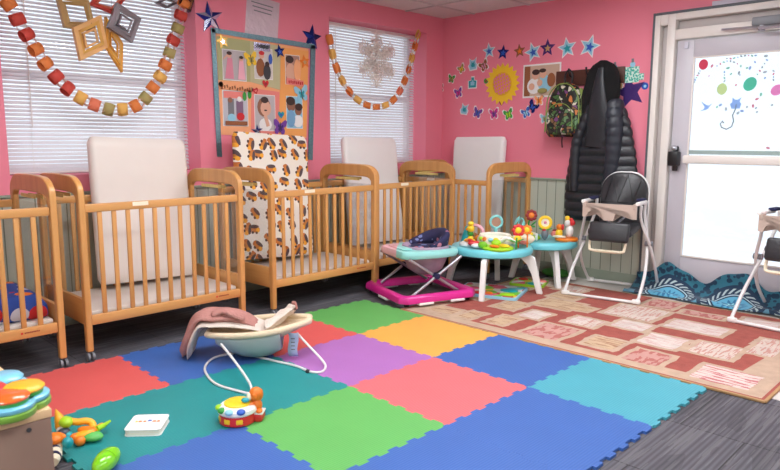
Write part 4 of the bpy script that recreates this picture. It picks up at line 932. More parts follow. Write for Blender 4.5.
# coat
PUFF = plain('black quilted nylon', (34, 36, 42), .42, var=.1, bump=.3, bscale=30)
PUFF2 = plain('black quilted nylon sleeve', (36, 40, 50), .45, var=.1, bump=.3, bscale=30)
FUZZ = plain('black fleece', (16, 16, 18), 1., bump=1., bscale=260)
t = thing('puffer_coat', 'long black quilted puffer coat with fuzzy hood hanging beside the door frame', 'coat', (.89, 1.85, .52))
zs = [(.52, .61, 1.16, .045), (.56, .59, 1.18, .06), (.7, .585, 1.20, .065), (.9, .595, 1.20, .065), (1.05, .62, 1.185, .065), (1.2, .665, 1.15, .065), (1.33, .70, 1.12, .065), (1.43, .725, 1.08, .065), (1.5, .745, 1.04, .06), (1.58, .78, .99, .05), (1.66, .82, .95, .04), (1.7, .84, .93, .03)]
def interp(z, k_):
    for a, c in zip(zs, zs[1:]):
        if a[0] <= z <= c[0]: u = (z-a[0])/(c[0]-a[0]); return a[k_]*(1-u)+c[k_]*u
    return zs[-1][k_]
f = B(); rings = []; nr = 150
for i in range(nr+1):
    z = .52+1.18*i/nr; a, c, d = interp(z, 1), interp(z, 2), interp(z, 3); q = abs(math.sin(PI*(z-.52)/.078))**.6; ring_ = []
    for j in range(40):
        an = 2*PI*j/40; px_, py_ = math.cos(an), math.sin(an)
        fold = 1+.22*math.sin(an*5+z*1.5)*(py_ < 0)*.8
        rr = .012*q
        ring_.append(((a+c)/2-.89+px_*((c-a)/2+rr), py_*(d*fold*.9+rr*1.6), z-.52+.006*noise.noise(Vector((px_*3, py_*3, z*6)))))
    rings.append(ring_)
f.loft(rings, PUFF); f.build('coat_body', t, smooth=80)
def sleeve(pts, r0, m, nm):
    f = B(); P = smoothpath(pts, 16); n = len(P); rs = []; l = 0
    for i in range(n):
        if i: l += (P[i]-P[i-1]).length
        rs.append((r0*(1-.25*i/n))*(1+.13*abs(math.sin(PI*l/.072))**.6-.1))
    f.tube(P, rs, m, seg=20, flat=(1, .8)); f.build(nm, t, smooth=80)
sleeve([(.10, -.01, .98), (.12, -.045, .88), (.135, -.055, .75), (.13, -.05, .5), (.1, -.045, .22)], .078, PUFF2, 'sleeve')
sleeve([(-.07, -.02, .95), (-.15, -.035, .8), (-.2, -.045, .6), (-.2, -.045, .25)], .068, PUFF, 'sleeve')
f = B(); rings = []
for i in range(15):
    u = i/14; z = .86+.45*u; w_ = .15*min(1, .6+u*1.1)*math.sqrt(max(.03, 1-max(0, (u-.45)/.55)**3.2)); rings.append([Vector((w_*math.cos(2*PI*j/28)-.005, (-.02+.08*math.sin(2*PI*j/28)*(.4+.6*math.sin(PI*min(.97, .3+.67*u)))), z)) for j in range(28)])
f.loft(rings, FUZZ); o = f.build('fleece_hood_lining', t, smooth=80)
f = B(); f.tube(smoothpath([(-.11, -.02, .74), (-.13, -.03, .9), (-.13, -.03, 1.05), (-.1, -.02, 1.15)], 5), [.05]*10+[.042]*6, FUZZ, seg=14); f.build('fleece_collar', t, smooth=80)
f = B(); P = smoothpath([(.0, -.07, 1.25), (-.0, -.09, 1.13), (.0, -.09, .98), (.0, -.075, .82), (-.02, -.055, .62)], 8); f.tube(P, [.024+.075*min(1, (i/22)**1.3) for i in range(len(P))], PUFF, seg=20, flat=(1, .28)); f.build('hood_flap', t, smooth=80)

# ------------------------------------------------------------------ high chairs
PAD = plain('black quilted seat vinyl', (44, 44, 48), .38, var=.08, bump=.2, bscale=40); PADL = plain('seam black', (18, 18, 20), .5)
TAUPE = plain('taupe tray frame plastic', (196, 176, 164), .4)
def high_chair(loc, rz, label):
    t = thing('high_chair', label, 'high chair', loc, rz)
    W = .268; WT = .19; r = .0115; S_ = P_['steel']
    # front-foot frame (goes up and back)
    f = B(); side = lambda s: [(s*WT, .13, .72), (s*WT, .11, .62), (s*(W-.03), .03, .40), (s*(W+.003), -.12, .20), (s*(W+.005), -.28, .035)]
    path = smoothpath(side(-1), 5)+smoothpath([(-W+.02, -.305, .014), (0, -.305, .013), (W-.02, -.305, .014)], 4)+smoothpath(side(1)[::-1], 5)
    f.tube(path, r, S_, seg=10); f.build('front_leg_frame', t)
    f = B(); side = lambda s: [(s*(WT+.024), -.11, .70), (s*(WT+.024), -.08, .58), (s*(W-.004), .0, .40), (s*(W+.02), .12, .20), (s*(W+.012), .275, .035)]
    path = smoothpath(side(-1), 5)+smoothpath([(-W+.02, .30, .014), (0, .30, .013), (W-.02, .30, .014)], 4)+smoothpath(side(1)[::-1], 5)
    f.tube(path, r, S_, seg=10); f.build('rear_leg_frame', t)
    for s in (-1, 1):
        for y_ in (-.30, .295):
            f = B(); f.box((s*(W-.005), y_, .018), (.06, .034, .033), P_['white'], .01); f.build('foot_cap', t)
        f = B(); f.cyl((s*(W-.04), .012, .405), (s*(W+.015), .012, .405), .02, P_['grey']); f.build('hinge', t)
        f = B(); f.box((s*(WT+.012), -.05, .715), (.032, .25, .028), P_['white'], .012); f.box((s*(WT-.01), .03, .732), (.05, .12, .02), P_['navy'], .008); f.build('armrest', t)
    # tray-bar with two leg cut-outs
    f = B(); out = [(-.2, .705), (.2, .705), (.2, .60), (.168, .60), (.155, .635), (.13, .655), (.07, .655), (.048, .635), (.034, .58), (-.034, .58), (-.048, .635), (-.07, .655), (-.13, .655), (-.155, .635), (-.168, .60), (-.2, .60)]
    f.prism(poly_ok(out), (0, -.16, 0), (1, 0, 0), (0, 0, 1), .018, TAUPE)
    bmesh.ops.triangulate(f.bm, faces=[q for q in f.bm.faces if len(q.verts) > 4]); o = f.build('front_bar', t, smooth=0)
    f = B()
    for s in (-1, 1): f.box((s*(WT-.008), -.155, .695), (.016, .06, .04), TAUPE, .006)
    f.build('bar_side', t)
    # seat
    f = B(); f.box((0, -.01, .50), (.33, .30, .055), PAD, .022, RX(.12), 3); f.build('seat_cushion', t)
    f = B(); f.box((.01, -.185, .495), (.30, .05, .15), PAD, .022, RX(-.25), 3); f.build('calf_pad', t)
    # backrest with rounded top
    f = B(); rings = []; ol = []
    h0, h1, bw = .50, .925, .178
    pts = [(-bw, 0), (-bw, h1-h0-.15)]+[(-bw+.14*(1-math.cos(a)), h1-h0-.15+.15*math.sin(a)) for a in [i*PI/16 for i in range(1, 9)]]
    pts = pts+[(-x_, z_) for x_, z_ in pts[::-1]]
    rot = RX(-.05)
    for k_, (sc, dy) in enumerate(((.97, -.032), (1, -.02), (1, .02), (.97, .032))):
        rings.append([rot @ Vector((x_*sc, dy, z_*sc+.003)) + Vector((.01, .165, h0)) for x_, z_ in pts])
    f.loft(rings, PAD); o = f.build('backrest', t, smooth=50)
    f = B()
    zig = [(-.14, .2), (-.09, .39), (-.04, .2), (.03, .41), (.08, .2), (.13, .37)]
    f.tube([rot @ Vector((a, -.034, c)) + Vector((.01, .165, h0)) for a, c in zig], .0035, PADL, seg=6); f.tube([rot @ Vector((a, -.034, c)) + Vector((.01, .165, h0)) for a, c in ((-.172, .195), (.172, .195))], .0035, PADL, seg=6)
    f.build('quilt_seam', o)
    f = B(); f.tube([rot @ Vector((a*1.02, .02, c*1.01)) + Vector((.01, .165, h0)) for a, c in pts], .009, P_['steel'], seg=8); f.build('back_tube', t)
    f = B()
    for s in (-1, 1): f.tube(smoothpath([(s*.09, .1, .66), (s*.07, .02, .60), (s*.02, -.08, .54)], 4), .012, P_['grey'], seg=8, flat=(1, .3))
    f.box((0, -.09, .545), (.05, .03, .03), P_['white'], .006); f.build('harness', t)
    f = B(); f.tube(smoothpath([(-.13, -.17, .44), (-.13, -.19, .375), (-.1, -.2, .35), (.1, -.2, .35), (.13, -.19, .375), (.13, -.17, .44)], 4), .0105, P_['cream'], seg=8); f.box((0, -.2, .352), (.19, .05, .014), P_['cream'], .006); f.build('footrest', t)
    return t
high_chair((1.185, 1.555, .0145), .17, 'folding high chair with black padded seat and white tube legs, left of the door glass')
high_chair((2.44, 1.56, .0145), -.10, 'folding high chair with white tube legs cut by the right edge of the picture')

# ------------------------------------------------------------------ toy helpers
def flower(f, c, R, petal, centre, n=8, ax=None, th=.012):
    ax = ax or Vector((.55, -.8, .15)).normalized(); up = Vector((0, 0, 1)); sx_ = ax.cross(up).normalized(); sy_ = sx_.cross(ax)
    c = Vector(c); rot = Matrix((sx_, sy_, ax)).transposed()
    for i in range(n):
        a = 2*PI*i/n; p = c+sx_*math.cos(a)*R*.66+sy_*math.sin(a)*R*.66
        f.sph(p, (R*.36, R*.36, th*.5), petal, rot, 10, 8)
    f.sph(c+ax*.003, (R*.5, R*.5, th*.8), centre, rot, 14, 8)
def leaf(f, a, b_, w, m):
    a, b_ = Vector(a), Vector(b_); f.tube([a, a.lerp(b_, .3), a.lerp(b_, .65), b_], [.002, w*.8, w, .002], m, seg=8, flat=(1, .35))
def table(loc, rz, label, R, ht, legR, legang):
    t = thing('activity_table', label, 'activity table', loc, rz, 'round toddler activity tables')
    f = B(); f.lathe([(R-.11, ht-.035), (R-.02, ht-.06), (R, ht-.05), (R+.004, ht-.02), (R-.006, ht-.002), (R-.03, ht+.004), (R-.06, ht-.004), (.02, ht-.006), (.001, ht-.006), (.001, ht-.03), (R-.13, ht-.03)], P_['cyan'], seg=56)
    f.build('tabletop', t, smooth=50)
    for a in legang:
        d = Vector((math.cos(a), math.sin(a), 0)); s_ = Vector((-d.y, d.x, 0)); f = B(); rings = []
        for u, ro, ri in ((0, legR, legR-.045), (.15, legR-.012, legR-.058), (.5, legR-.036, legR-.09), (.75, legR-.055, legR-.13), (.9, legR-.066, legR-.18), (1, min(R-.03, legR-.07), legR-.24)):
            z = (ht-.05)*u; c = d*(ro+ri)/2; th = ro-ri; w_ = .028
            rings.append([c+s_*w_/1.4+d*th/2+Vector((0, 0, z)), c-s_*w_/1.4+d*th/2+Vector((0, 0, z)), c-s_*w_/1.4-d*th/2+Vector((0, 0, z)), c+s_*w_/1.4-d*th/2+Vector((0, 0, z))])
        f.loft(rings, P_['white']); o = f.build('leg', t, smooth=30); bv = o.modifiers.new('rounding', 'BEVEL'); bv.width = .005; bv.segments = 2
    return t
T1 = Vector((.478, .93, .0145)); H1 = .36
t1 = table(tuple(T1), 0, 'turquoise round activity table in front, right beside the magenta baby walker', .315, H1, .405, [-1.12, .43, 2.05, 3.35])
def l1(x, y, z): p = onZ(x, y, z); return Vector((p.x-T1.x, p.y-T1.y, z))
Q = P_
# seat ring in the middle with padded pastel ring
f = B(); f.lathe([(.10, H1+.0), (.135, H1+.012), (.14, H1+.05), (.12, H1+.085), (.095, H1+.075), (.09, H1+.03)], plain('pastel dotted fabric', (238, 232, 214), .8, var=.1, scale=30), (.0, .04, 0), 36)
spd = [(Q['lime'], .3), (Q['salmon'], 1.1), (Q['lblue'], 2.0), (Q['yellow'], 3.0), (Q['salmon'], -.5), (Q['lblue'], -1.2), (Q['lime'], -1.9), (Q['yellow'], -.9), (Q['orange'], -1.6)]
for m_, a in spd: f.sph((.128*math.cos(a), .04+.128*math.sin(a), H1+.055), (.022, .022, .018), m_)
f.build('seat_ring', t1, smooth=60)
f = B(); f.sph((.0, .04, H1+.012), (.1, .1, .03), Q['aqua']); f.build('seat_hub', t1)
# lime leaf tray with yellow shapes (front right)
f = B(); f.lathe([(.001, H1+.0), (.115, H1+.0), (.12, H1+.012), (.11, H1+.022), (.06, H1+.018), (.001, H1+.018)], Q['lime'], (.15, -.13, 0), 30)
f.sph((.12, -.11, H1+.04), (.035, .045, .03), Q['lime']); f.sph((.06, -.2, H1+.03), (.04, .03, .028), plain('leaf green plastic', (120, 190, 40), .35)); f.sph((.2, -.12, H1+.03), (.05, .025, .015), Q['yellow']); f.sph((.16, -.19, H1+.03), (.045, .02, .012), Q['orange'])
f.tube(smoothpath([(.1, -.06, H1+.03), (.16, -.03, H1+.075), (.23, -.02, H1+.045)], 4), .016, Q['white'], seg=10)
f.build('leaf_tray', t1, smooth=60)
f = B(); f.sph((-.05, -.16, H1+.025), (.05, .022, .022), Q['red'], RZ(.8)); f.sph((.0, -.2, H1+.018), (.04, .04, .018), Q['white']); f.build('red_slider', t1)
# teal cone with yellow parrot-like flower stack on left
f = B(); f.lathe([(.045, H1), (.05, H1+.02), (.03, H1+.09), (.015, H1+.135), (.001, H1+.14)], Q['teal'], (-.2, -.06, 0), 20); f.build('teal_cone', t1)
f = B(); f.lathe([(.001, H1), (.07, H1), (.07, H1+.015), (.05, H1+.03), (.001, H1+.03)], Q['white'], (-.13, -.13, 0), 24); f.sph((-.12, -.13, H1+.04), (.045, .045, .016), Q['yellow']); f.sph((-.1, -.16, H1+.042), (.04, .025, .014), Q['orange']); f.sph((-.08, -.17, H1+.046), (.028, .018, .014), Q['red']); f.build('flower_base', t1)
f = B(); f.tube([(-.15, -.08, H1+.02), (-.15, -.08, H1+.13)], .008, Q['green'], seg=8); f.sph((-.15, -.08, H1+.05), (.022, .022, .018), Q['yellow']); f.sph((-.15, -.08, H1+.085), (.024, .024, .022), Q['green'])
f.sph((-.145, -.085, H1+.125), (.032, .028, .028), Q['yellow']); f.sph((-.14, -.09, H1+.165), (.024, .024, .02), Q['yellow']); f.sph((-.165, -.1, H1+.12), (.016, .012, .012), Q['orange']); f.build('stacked_bird', t1)
f = B(); f.tube([(-.095, -.11, H1+.02), (-.09, -.11, H1+.15)], .0025, Q['olive'], seg=6); f.build('thin_stem', t1)
# mirror on stalk at the back
mq = onZ(495, 241, H1); mx, my = mq.x-T1.x, mq.y-T1.y
f = B(); f.tube([(mx, my, H1), (mx, my+.01, H1+.06)], .01, Q['lblue'], seg=8); f.sph((mx, my+.005, H1+.075), (.02, .012, .03), Q['aqua'])
ax = Vector((.65, -.75, .1)).normalized(); rot = Vector((0, 0, 1)).rotation_difference(ax).to_matrix()
rr = [[Vector((mx, my+.01, H1+.145))+rot @ Vector((math.cos(a)*(.048+.011*math.cos(c)), math.sin(a)*(.048+.011*math.cos(c)), .009*math.sin(c))) for c in [2*PI*j/8 for j in range(8)]] for a in [2*PI*i/28 for i in range(28)]]
f.loft(rr, Q['aqua'], closed=True); f.build('mirror_frame', t1)
f = B(); f.lathe([(.001, -.004), (.042, -.004), (.042, .003), (.001, .003)], plain('toy mirror', (190, 150, 130), .08, metal=.95), (mx, my+.01, H1+.145), 24, rot=rot); f.build('mirror_disc', t1)
# flowers on the right rim
f = B(); stem = [(.245, -.03, H1), (.25, -.03, H1+.09)]; f.tube(stem, .006, Q['green'], seg=8); leaf(f, (.25, -.03, H1+.06), (.31, -.02, H1+.085), .018, Q['green']); leaf(f, (.25, -.03, H1+.05), (.2, -.06, H1+.075), .018, Q['green'])
f.build('flower_stem', t1)
f = B(); flower(f, (.215, .04, H1+.135), .05, Q['red'], Q['yellow']); f.build('red_flower', t1)
f = B(); f.tube([(.215, .045, H1), (.215, .045, H1+.12)], .007, Q['orange'], seg=8); f.sph((.215, .035, H1+.07), (.03, .03, .026), Q['yellow']); f.build('flower_post', t1)
f = B(); flower(f, (.265, .08, H1+.14), .04, Q['orange'], Q['yellow']); f.tube([(.265, .09, H1), (.265, .09, H1+.12)], .006, Q['orange'], seg=8); f.build('orange_flower', t1)
f = B(); f.sph((.17, .18, H1+.05), (.09, .05, .045), Q['cream'], RZ(.5)); f.sph((.2, .12, H1+.03), (.06, .02, .015), Q['salmon']); f.build('cushioned_rim', t1)

# table 2
T2 = Vector((.585, 1.515, .0145)); H2 = .36
t2 = table(tuple(T2), 0, 'turquoise round activity table standing behind, against the green-grey panelling', .275, H2, .30, [-.55, .96, 2.3, 3.35])
f = B(); f.lathe([(.001, H2), (.085, H2), (.09, H2+.012), (.08, H2+.026), (.001, H2+.026)], Q['lime'], (-.09, -.07, 0), 28); f.sph((-.09, -.07, H2+.04), (.055, .05, .02), Q['cream']); f.sph((-.06, -.1, H2+.045), (.02, .02, .014), Q['yellow']); f.build('lime_tray', t2)
f = B(); f.tube([(.04, -.05, H2), (.04, -.05, H2+.09)], .01, Q['grey'], seg=8); f.sph((.04, -.05, H2+.05), (.03, .03, .045), Q['grey']); leaf(f, (.04, -.05, H2+.08), (.095, -.02, H2+.1), .018, Q['green']); leaf(f, (.04, -.05, H2+.08), (-.01, -.08, H2+.1), .018, Q['green']); f.sph((0.04, -.065, H2+.085), (.018, .01, .012), Q['red']); f.build('flower_post', t2)
c0 = Vector((.04, -.05, H2+.145)); rr = [[c0+rot @ Vector((math.cos(a)*(.045+.014*math.cos(c)), math.sin(a)*(.045+.014*math.cos(c)), .012*math.sin(c))) for c in [2*PI*j/8 for j in range(8)]] for a in [2*PI*i/24 for i in range(24)]]
f = B(); f.loft(rr, Q['yellow'], closed=True); f.build('yellow_ring', t2)
f = B(); f.lathe([(.001, -.004), (.034, -.004), (.034, .004), (.001, .004)], Q['cream'], c0, 20, rot=rot); f.sph(c0, (.014, .014, .014), Q['rose']); f.build('ring_center', t2)
f = B(); f.tube(smoothpath([(-.14, -.0, H2), (-.15, .0, H2+.12), (-.12, .0, H2+.18)], 4), .006, Q['green'], seg=8); leaf(f, (-.13, 0, H2+.1), (-.09, .03, H2+.14), .024, Q['green']); leaf(f, (-.13, 0, H2+.1), (-.08, .0, H2+.09), .02, Q['green']); f.build('plant_stem', t2)
f = B(); flower(f, (-.115, -.015, H2+.19), .05, Q['maroon'], Q['orange']); f.build('dark_red_flower', t2)
f = B(); f.tube(smoothpath([(-.2, -.05, H2), (-.22, -.05, H2+.1), (-.2, -.05, H2+.16), (-.17, -.05, H2+.15)], 4), .006, Q['aqua'], seg=8); leaf(f, (-.245, -.08, H2+.1), (-.215, -.04, H2+.18), .028, Q['aqua']); leaf(f, (-.165, -.05, H2+.15), (-.17, -.05, H2+.08), .026, Q['aqua']); f.build('aqua_leaves', t2)
f = B(); f.lathe([(.001, H2), (.09, H2), (.095, H2+.014), (.085, H2+.026), (.001, H2+.026)], Q['orange'], (.13, .04, 0), 28); f.build('orange_base', t2).location = (.05, .02, 0)
f = B(); f.sph((.15, .045, H2+.08), (.032, .03, .055), Q['white']); f.sph((.14, .03, H2+.145), (.026, .026, .03), Q['white']); f.build('hen_body', t2).location = (.05, .02, 0)
f = B(); f.sph((.135, .03, H2+.185), (.022, .018, .022), Q['yellow']); f.sph((.175, .04, H2+.15), (.024, .02, .024), Q['red']); f.sph((.165, .04, H2+.175), (.016, .016, .016), Q['red']); f.build('hen_crest', t2).location = (.05, .02, 0)
f = B(); f.sph((.08, .0, H2+.06), (.03, .03, .035), Q['yellow']); f.sph((.08, .0, H2+.11), (.024, .024, .026), Q['orange']); f.sph((.105, .01, H2+.11), (.014, .014, .026), Q['red']); f.build('chick', t2).location = (.05, .02, 0)
f = B(); f.sph((.04, .02, H2+.045), (.045, .03, .03), Q['salmon']); f.sph((.04, .03, H2+.075), (.04, .02, .01), Q['maroon']); f.sph((.1, -.03, H2+.035), (.055, .018, .012), Q['cream'], RZ(.3)); f.build('side_roller', t2).location = (.05, .02, 0)
f = B(); f.box((.012, -.13, H2+.03), (.016, .016, .06), Q['white'], .004); f.build('white_clip', t2)

# play mats / cloth books under the tables
MIX, N, L, b = bare('bright play mat print', .6)
tc = N.new('ShaderNodeTexCoord'); vn = new(N, 'ShaderNodeTexVoronoi', Scale=11.); L.new(tc.outputs['Object'], vn.inputs['Vector']); s1 = N.new('ShaderNodeSeparateColor'); L.new(vn.outputs['Color'], s1.inputs[0])
rp = N.new('ShaderNodeValToRGB'); rp.color_ramp.interpolation = 'CONSTANT'; L.new(s1.outputs[0], rp.inputs[0]); cr = rp.color_ramp
st = [(0, (224, 218, 214)), (.2, (120, 190, 60)), (.34, (220, 90, 120)), (.46, (60, 150, 190)), (.58, (228, 220, 214)), (.7, (236, 196, 60)), (.82, (190, 50, 60)), (.9, (110, 190, 200))]
cr.elements[0].color = col(st[0][1]); cr.elements[1].position = st[1][0]; cr.elements[1].color = col(st[1][1])
for p_, c_ in st[2:]: e = cr.elements.new(p_); e.color = col(c_)
L.new(rp.outputs[0], b.inputs['Base Color'])
def board(cxy, w, h, th, rz, label, edge_m, deco, z0=.0152):
    t = thing('play_board', label, 'play mat', (cxy[0], cxy[1], z0), rz, 'colourful boards under the activity tables')
    f = B(); f.prism(rrect(w, h, .03, 4), (0, 0, 0), (1, 0, 0), (0, 1, 0), th, edge_m); f.build('board_core', t, smooth=30)
    f = B(); f.prism(rrect(w-.03, h-.03, .02, 4), (0, 0, th), (1, 0, 0), (0, 1, 0), .0015, MIX); f.build('printed_face', t, smooth=0)
    for i, (x_, y_, r_, m_) in enumerate(deco):
        f = B(); f.lathe([(.001, th+.0015), (r_, th+.0015), (r_, th+.008), (r_*.7, th+.014), (.001, th+.014)], m_, (x_, y_, 0), 18, sx=1.4); f.build('raised_shape', t)
p = onZ(509, 295, .02)
board((.53, .86), .5, .40, .02, .35, 'flat toy board with red and yellow shapes on the rug under the front activity table', Q['lblue'], [(-.12, -.13, .028, Q['yellow']), (-.05, -.15, .03, Q['red']), (.02, -.13, .022, Q['orange']), (-.16, -.07, .03, Q['magenta']), (.14, .02, .05, Q['teal']), (.16, -.12, .04, Q['lime'])])
board((.57, 1.34), .28, .26, .02, .35, 'flat toy board with bright print on the rug between the two activity tables', Q['lime'], [(.05, -.1, .03, Q['teal']), (-.06, .05, .03, Q['red']), (.1, .03, .03, Q['salmon'])])
t = thing('green_cushion', 'low dark green cushion on the floor behind the rear activity table', 'cushion', (.56, 1.78, .004), .1)
f = B(); f.sph((0, 0, .04), (.13, .075, .04), plain('dark green cloth', (66, 130, 50), .8, bump=.4, bscale=30)); f.build('cushion_body', t)

# ------------------------------------------------------------------ baby walker
t = thing('baby_walker', 'baby walker with magenta base ring, turquoise tray and navy seat in front of the cribs', 'baby walker', (.205, .385, .0145), -.33+PI/2)
MG = P_['magenta']
f = B()
def bpath(z, k_=1.): return [(-.31*k_, -.24*k_, z), (-.26*k_, -.315*k_, z), (.20*k_, -.315*k_, z), (.30*k_, -.24*k_, z), (.32*k_, 0, z), (.30*k_, .24*k_, z), (.20*k_, .32*k_, z), (-.26*k_, .315*k_, z), (-.31*k_, .24*k_, z)]
bp_ = [(-.30, -.28), (-.27, -.31), (.27, -.31), (.31, -.27), (.31, .27), (.27, .31), (-.27, .31), (-.30, .28)]
bp_ = [(a*.95, c*.95) for a, c in bp_]
sec = [(-.036, .03), (-.036, .058), (-.026, .078), (-.01, .086), (.012, .086), (.028, .076), (.036, .056), (.036, .03)]
rings = []
for i, (x_, y_) in enumerate(bp_):
    p0 = Vector(bp_[i-1]); p1 = Vector((x_, y_)); p2 = Vector(bp_[(i+1) % 8]); t1_ = (p1-p0).normalized(); t2_ = (p2-p1).normalized(); n1 = Vector((t1_.y, -t1_.x)); n2_ = Vector((t2_.y, -t2_.x)); n_ = (n1+n2_).normalized(); k_ = 1/max(.5, n_.dot(n1))
    rings.append([Vector((x_+n_.x*a*k_, y_+n_.y*a*k_, z_)) for a, z_ in sec])
f.loft(rings, MG, closed=True); o = f.build('base_ring', t, smooth=30); bv = o.modifiers.new('rounding', 'BEVEL'); bv.width = .008; bv.segments = 2; bv.limit_method = 'ANGLE'
for x_, y_ in ((-.255, -.275), (.255, -.275), (.255, .275), (-.255, .275)):
    f = B(); f.box((x_, y_, .038), (.03, .03, .02), P_['black'], .005); c_ = f.build('caster', t)
    f = B(); f.cyl((x_-.012, y_, .021), (x_+.012, y_, .021), .02, P_['black'], seg=16); f.build('wheel', c_)
for x_, y_, w_, h_ in ((-.12, -.31, .12, .05), (.14, -.31, .12, .05), (-.1, .31, .14, .05), (.12, .31, .1, .05), (-.3, -.02, .05, .14)):
    f = B(); f.box((x_, y_, .024), (w_, h_, .02), P_['white'], .006); f.build('friction_pad', t)
f = B(); f.box((0, .272, .062), (.15, .004, .03), P_['paper']); f.build('warning_label', t, smooth=0)
for s, nm in ((-1, 0), (1, 0)):
    yy = s*.255
    f = B(); f.tube([(-.2, yy, .07), (.21, yy, .33)], .011, P_['silver'], seg=10); f.build('leg_tube', t)
    f = B(); f.tube([(.2, yy+.022*-s, .07), (-.21, yy+.022*-s, .33)], .011, P_['silver'], seg=10); f.build('leg_tube', t)
    f = B(); f.cyl((0, yy-.02, .2), (0, yy+.02, .2), .022, P_['navy'], seg=16); f.build('cross_pivot', t)
f = B(); out = smoothpath([(-.30, -.1, 0), (-.28, -.24, 0), (-.1, -.29, 0), (.15, -.29, 0), (.29, -.22, 0), (.32, 0, 0), (.29, .22, 0), (.15, .29, 0), (-.1, .29, 0), (-.28, .24, 0), (-.30, .1, 0)], 5, True); out = [q*.8 for q in out]
rings = []
for sc, z_ in ((.86, .322), (.97, .325), (1.0, .34), (1.0, .36), (.975, .377), (.94, .38), (.66, .376), (.64, .35)):
    rings.append([Vector((q.x*sc+(.06 if sc < .7 else 0), q.y*sc, z_)) for q in out])
PAQ, N, L, b = bare('pink to aqua tray plastic', .35)
v, x, y, z = objxyz(N, L); L.new(mixc(N, L, math_(N, L, 'LESS_THAN', math_(N, L, 'SUBTRACT', x, math_(N, L, 'MULTIPLY', y, .6)), -.19), (150, 220, 216), (238, 186, 196)), b.inputs['Base Color'])
f.loft(rings, PAQ, closed=False, cap=False); V0_ = rings[-1]
f.build('tray', t, smooth=50)
f = B(); f.box((-.165, 0, .384), (.08, .24, .012), PAQ, .006); f.build('play_tray_top', t)
NV, N, L, b = bare('navy print seat fabric', .85)
tc = N.new('ShaderNodeTexCoord'); vn = new(N, 'ShaderNodeTexVoronoi', Scale=20.); L.new(tc.outputs['Object'], vn.inputs['Vector']); s1 = N.new('ShaderNodeSeparateColor'); L.new(vn.outputs['Color'], s1.inputs[0])
pc = mixc(N, L, math_(N, L, 'GREATER_THAN', s1.outputs[1], .5), (190, 120, 140), (120, 130, 180)); L.new(mixc(N, L, math_(N, L, 'MULTIPLY', math_(N, L, 'LESS_THAN', vn.outputs['Distance'], .4), math_(N, L, 'GREATER_THAN', s1.outputs[0], .3)), (38, 38, 76), pc), b.inputs['Base Color'])
# seat: sling below tray + padded back above
f = B(); f.lathe([(.02, .15), (.08, .155), (.13, .19), (.165, .27), (.18, .36), (.175, .375), (.16, .36), (.12, .22), (.02, .175)], plain('mauve seat fabric', (176, 150, 172), .85, var=.3, scale=14), (.05, 0, .02), 28); f.build('seat_sling', t)
f = B(); rings = []
for i in range(23):
    a = -PI*.62+PI*1.24*i/22; q = math.cos(a*.8); hh = .035+.10*max(0, q)**1.2; c = Vector((.06+.135*math.cos(a), .14*math.sin(a), .375)); o_ = Vector((math.cos(a), math.sin(a), 0))
    rings.append([c+o_*(.035*math.cos(an)+.02*max(0, math.sin(an)))+Vector((0, 0, hh*.5+hh*.5*math.sin(an))) for an in [2*PI*j/12 for j in range(12)]])
f.loft(rings, NV); f.build('padded_back', t, smooth=80)
f = B(); f.sph((.05, 0, .374), (.13, .13, .022), NV); f.build('seat_pad', t)

# pink ring toy between walker and table (on the front table's left rim)
f = B(); rg = smoothpath([(-.235, .03, H1-.005), (-.262, .03, H1+.06), (-.25, .035, H1+.11), (-.2, .05, H1+.135), (-.15, .065, H1+.11), (-.14, .07, H1+.06), (-.155, .065, H1-.005)], 4); f.tube(rg, .014, Q['pink'], seg=10); f.build('pink_arch', t1)
f = B(); f.sph((-.19, .05, H1+.03), (.028, .022, .028), Q['orange']); f.sph((-.2, .045, H1+.055), (.02, .018, .02), Q['brown']); f.build('arch_figure', t1)

# ------------------------------------------------------------------ bouncer
t = thing('baby_bouncer', 'cream baby bouncer seat on a thin white wire frame standing on the teal foam tile', 'baby bouncer', (.64, -1.38, .0125))
O = Vector((.64, -1.38, .0125))
def lo(x, y, z): p = onZ(x, y, z+.0125); return p-O
# seat profile along its axis (head at lower left, toe at right)
A0 = Vector((-.285, -.09, 0)); A1 = Vector((.06, .315, 0))   # axis on plan
ax = (A1-A0).normalized(); px2 = Vector((ax.y, -ax.x, 0)); LEN = (A1-A0).length
GM = translucent('pale grey mesh cloth', (196, 206, 204), .3, .9); CRM = plain('cream padded cloth', (226, 206, 176), .9, var=.06, bump=.4, bscale=60)
def secw(u): return .17*math.sin(PI*min(1, max(0, .12+.82*u)))**.45*(1 if u < .55 else 1-.42*((u-.55)/.45)**1.6)
def rim(u): return .155+.01*u+.035*u*u
def dep(u): return .125*math.sin(PI*min(1, u*.95+.03))**.8
# tubular frame: one bent wire
W0 = [lo(221, 344, .13), lo(236, 363, .085), lo(250, 384, .035), lo(250, 393, .006), lo(238, 391, .006), lo(216, 384, .006), lo(206, 373, .006), lo(206, 365, .006), lo(216, 357, .006), lo(240, 352, .006)]
f = B(); rim_pts = []
for i in range(41):
    u = i/40; c = A0+ax*(LEN*u); rim_pts.append(c+px2*secw(u)+Vector((0, 0, rim(u))))
for i in range(40, -1, -1):
    u = i/40; c = A0+ax*(LEN*u); rim_pts.append(c-px2*secw(u)+Vector((0, 0, rim(u))))
f.tube(rim_pts, .017, CRM, closed=True, seg=10); f.build('padded_rim', t, smooth=80)
def shell(f, k_w, k_d, m, u0=0., u1=1., dz=0):
    rings = []
    for i in range(31):
        u = u0+(u1-u0)*i/30; c = A0+ax*(LEN*u); w_, d_ = secw(u)*k_w, dep(u)*k_d
        rings.append([c+px2*(w_*math.cos(a))+Vector((0, 0, rim(u)+dz-d_*math.sin(a)+.004*noise.noise(Vector((u*9, a*3, 1)))) ) for a in [PI*j/20 for j in range(21)]])
    f.loft(rings, m, cap=False, wrap=False)
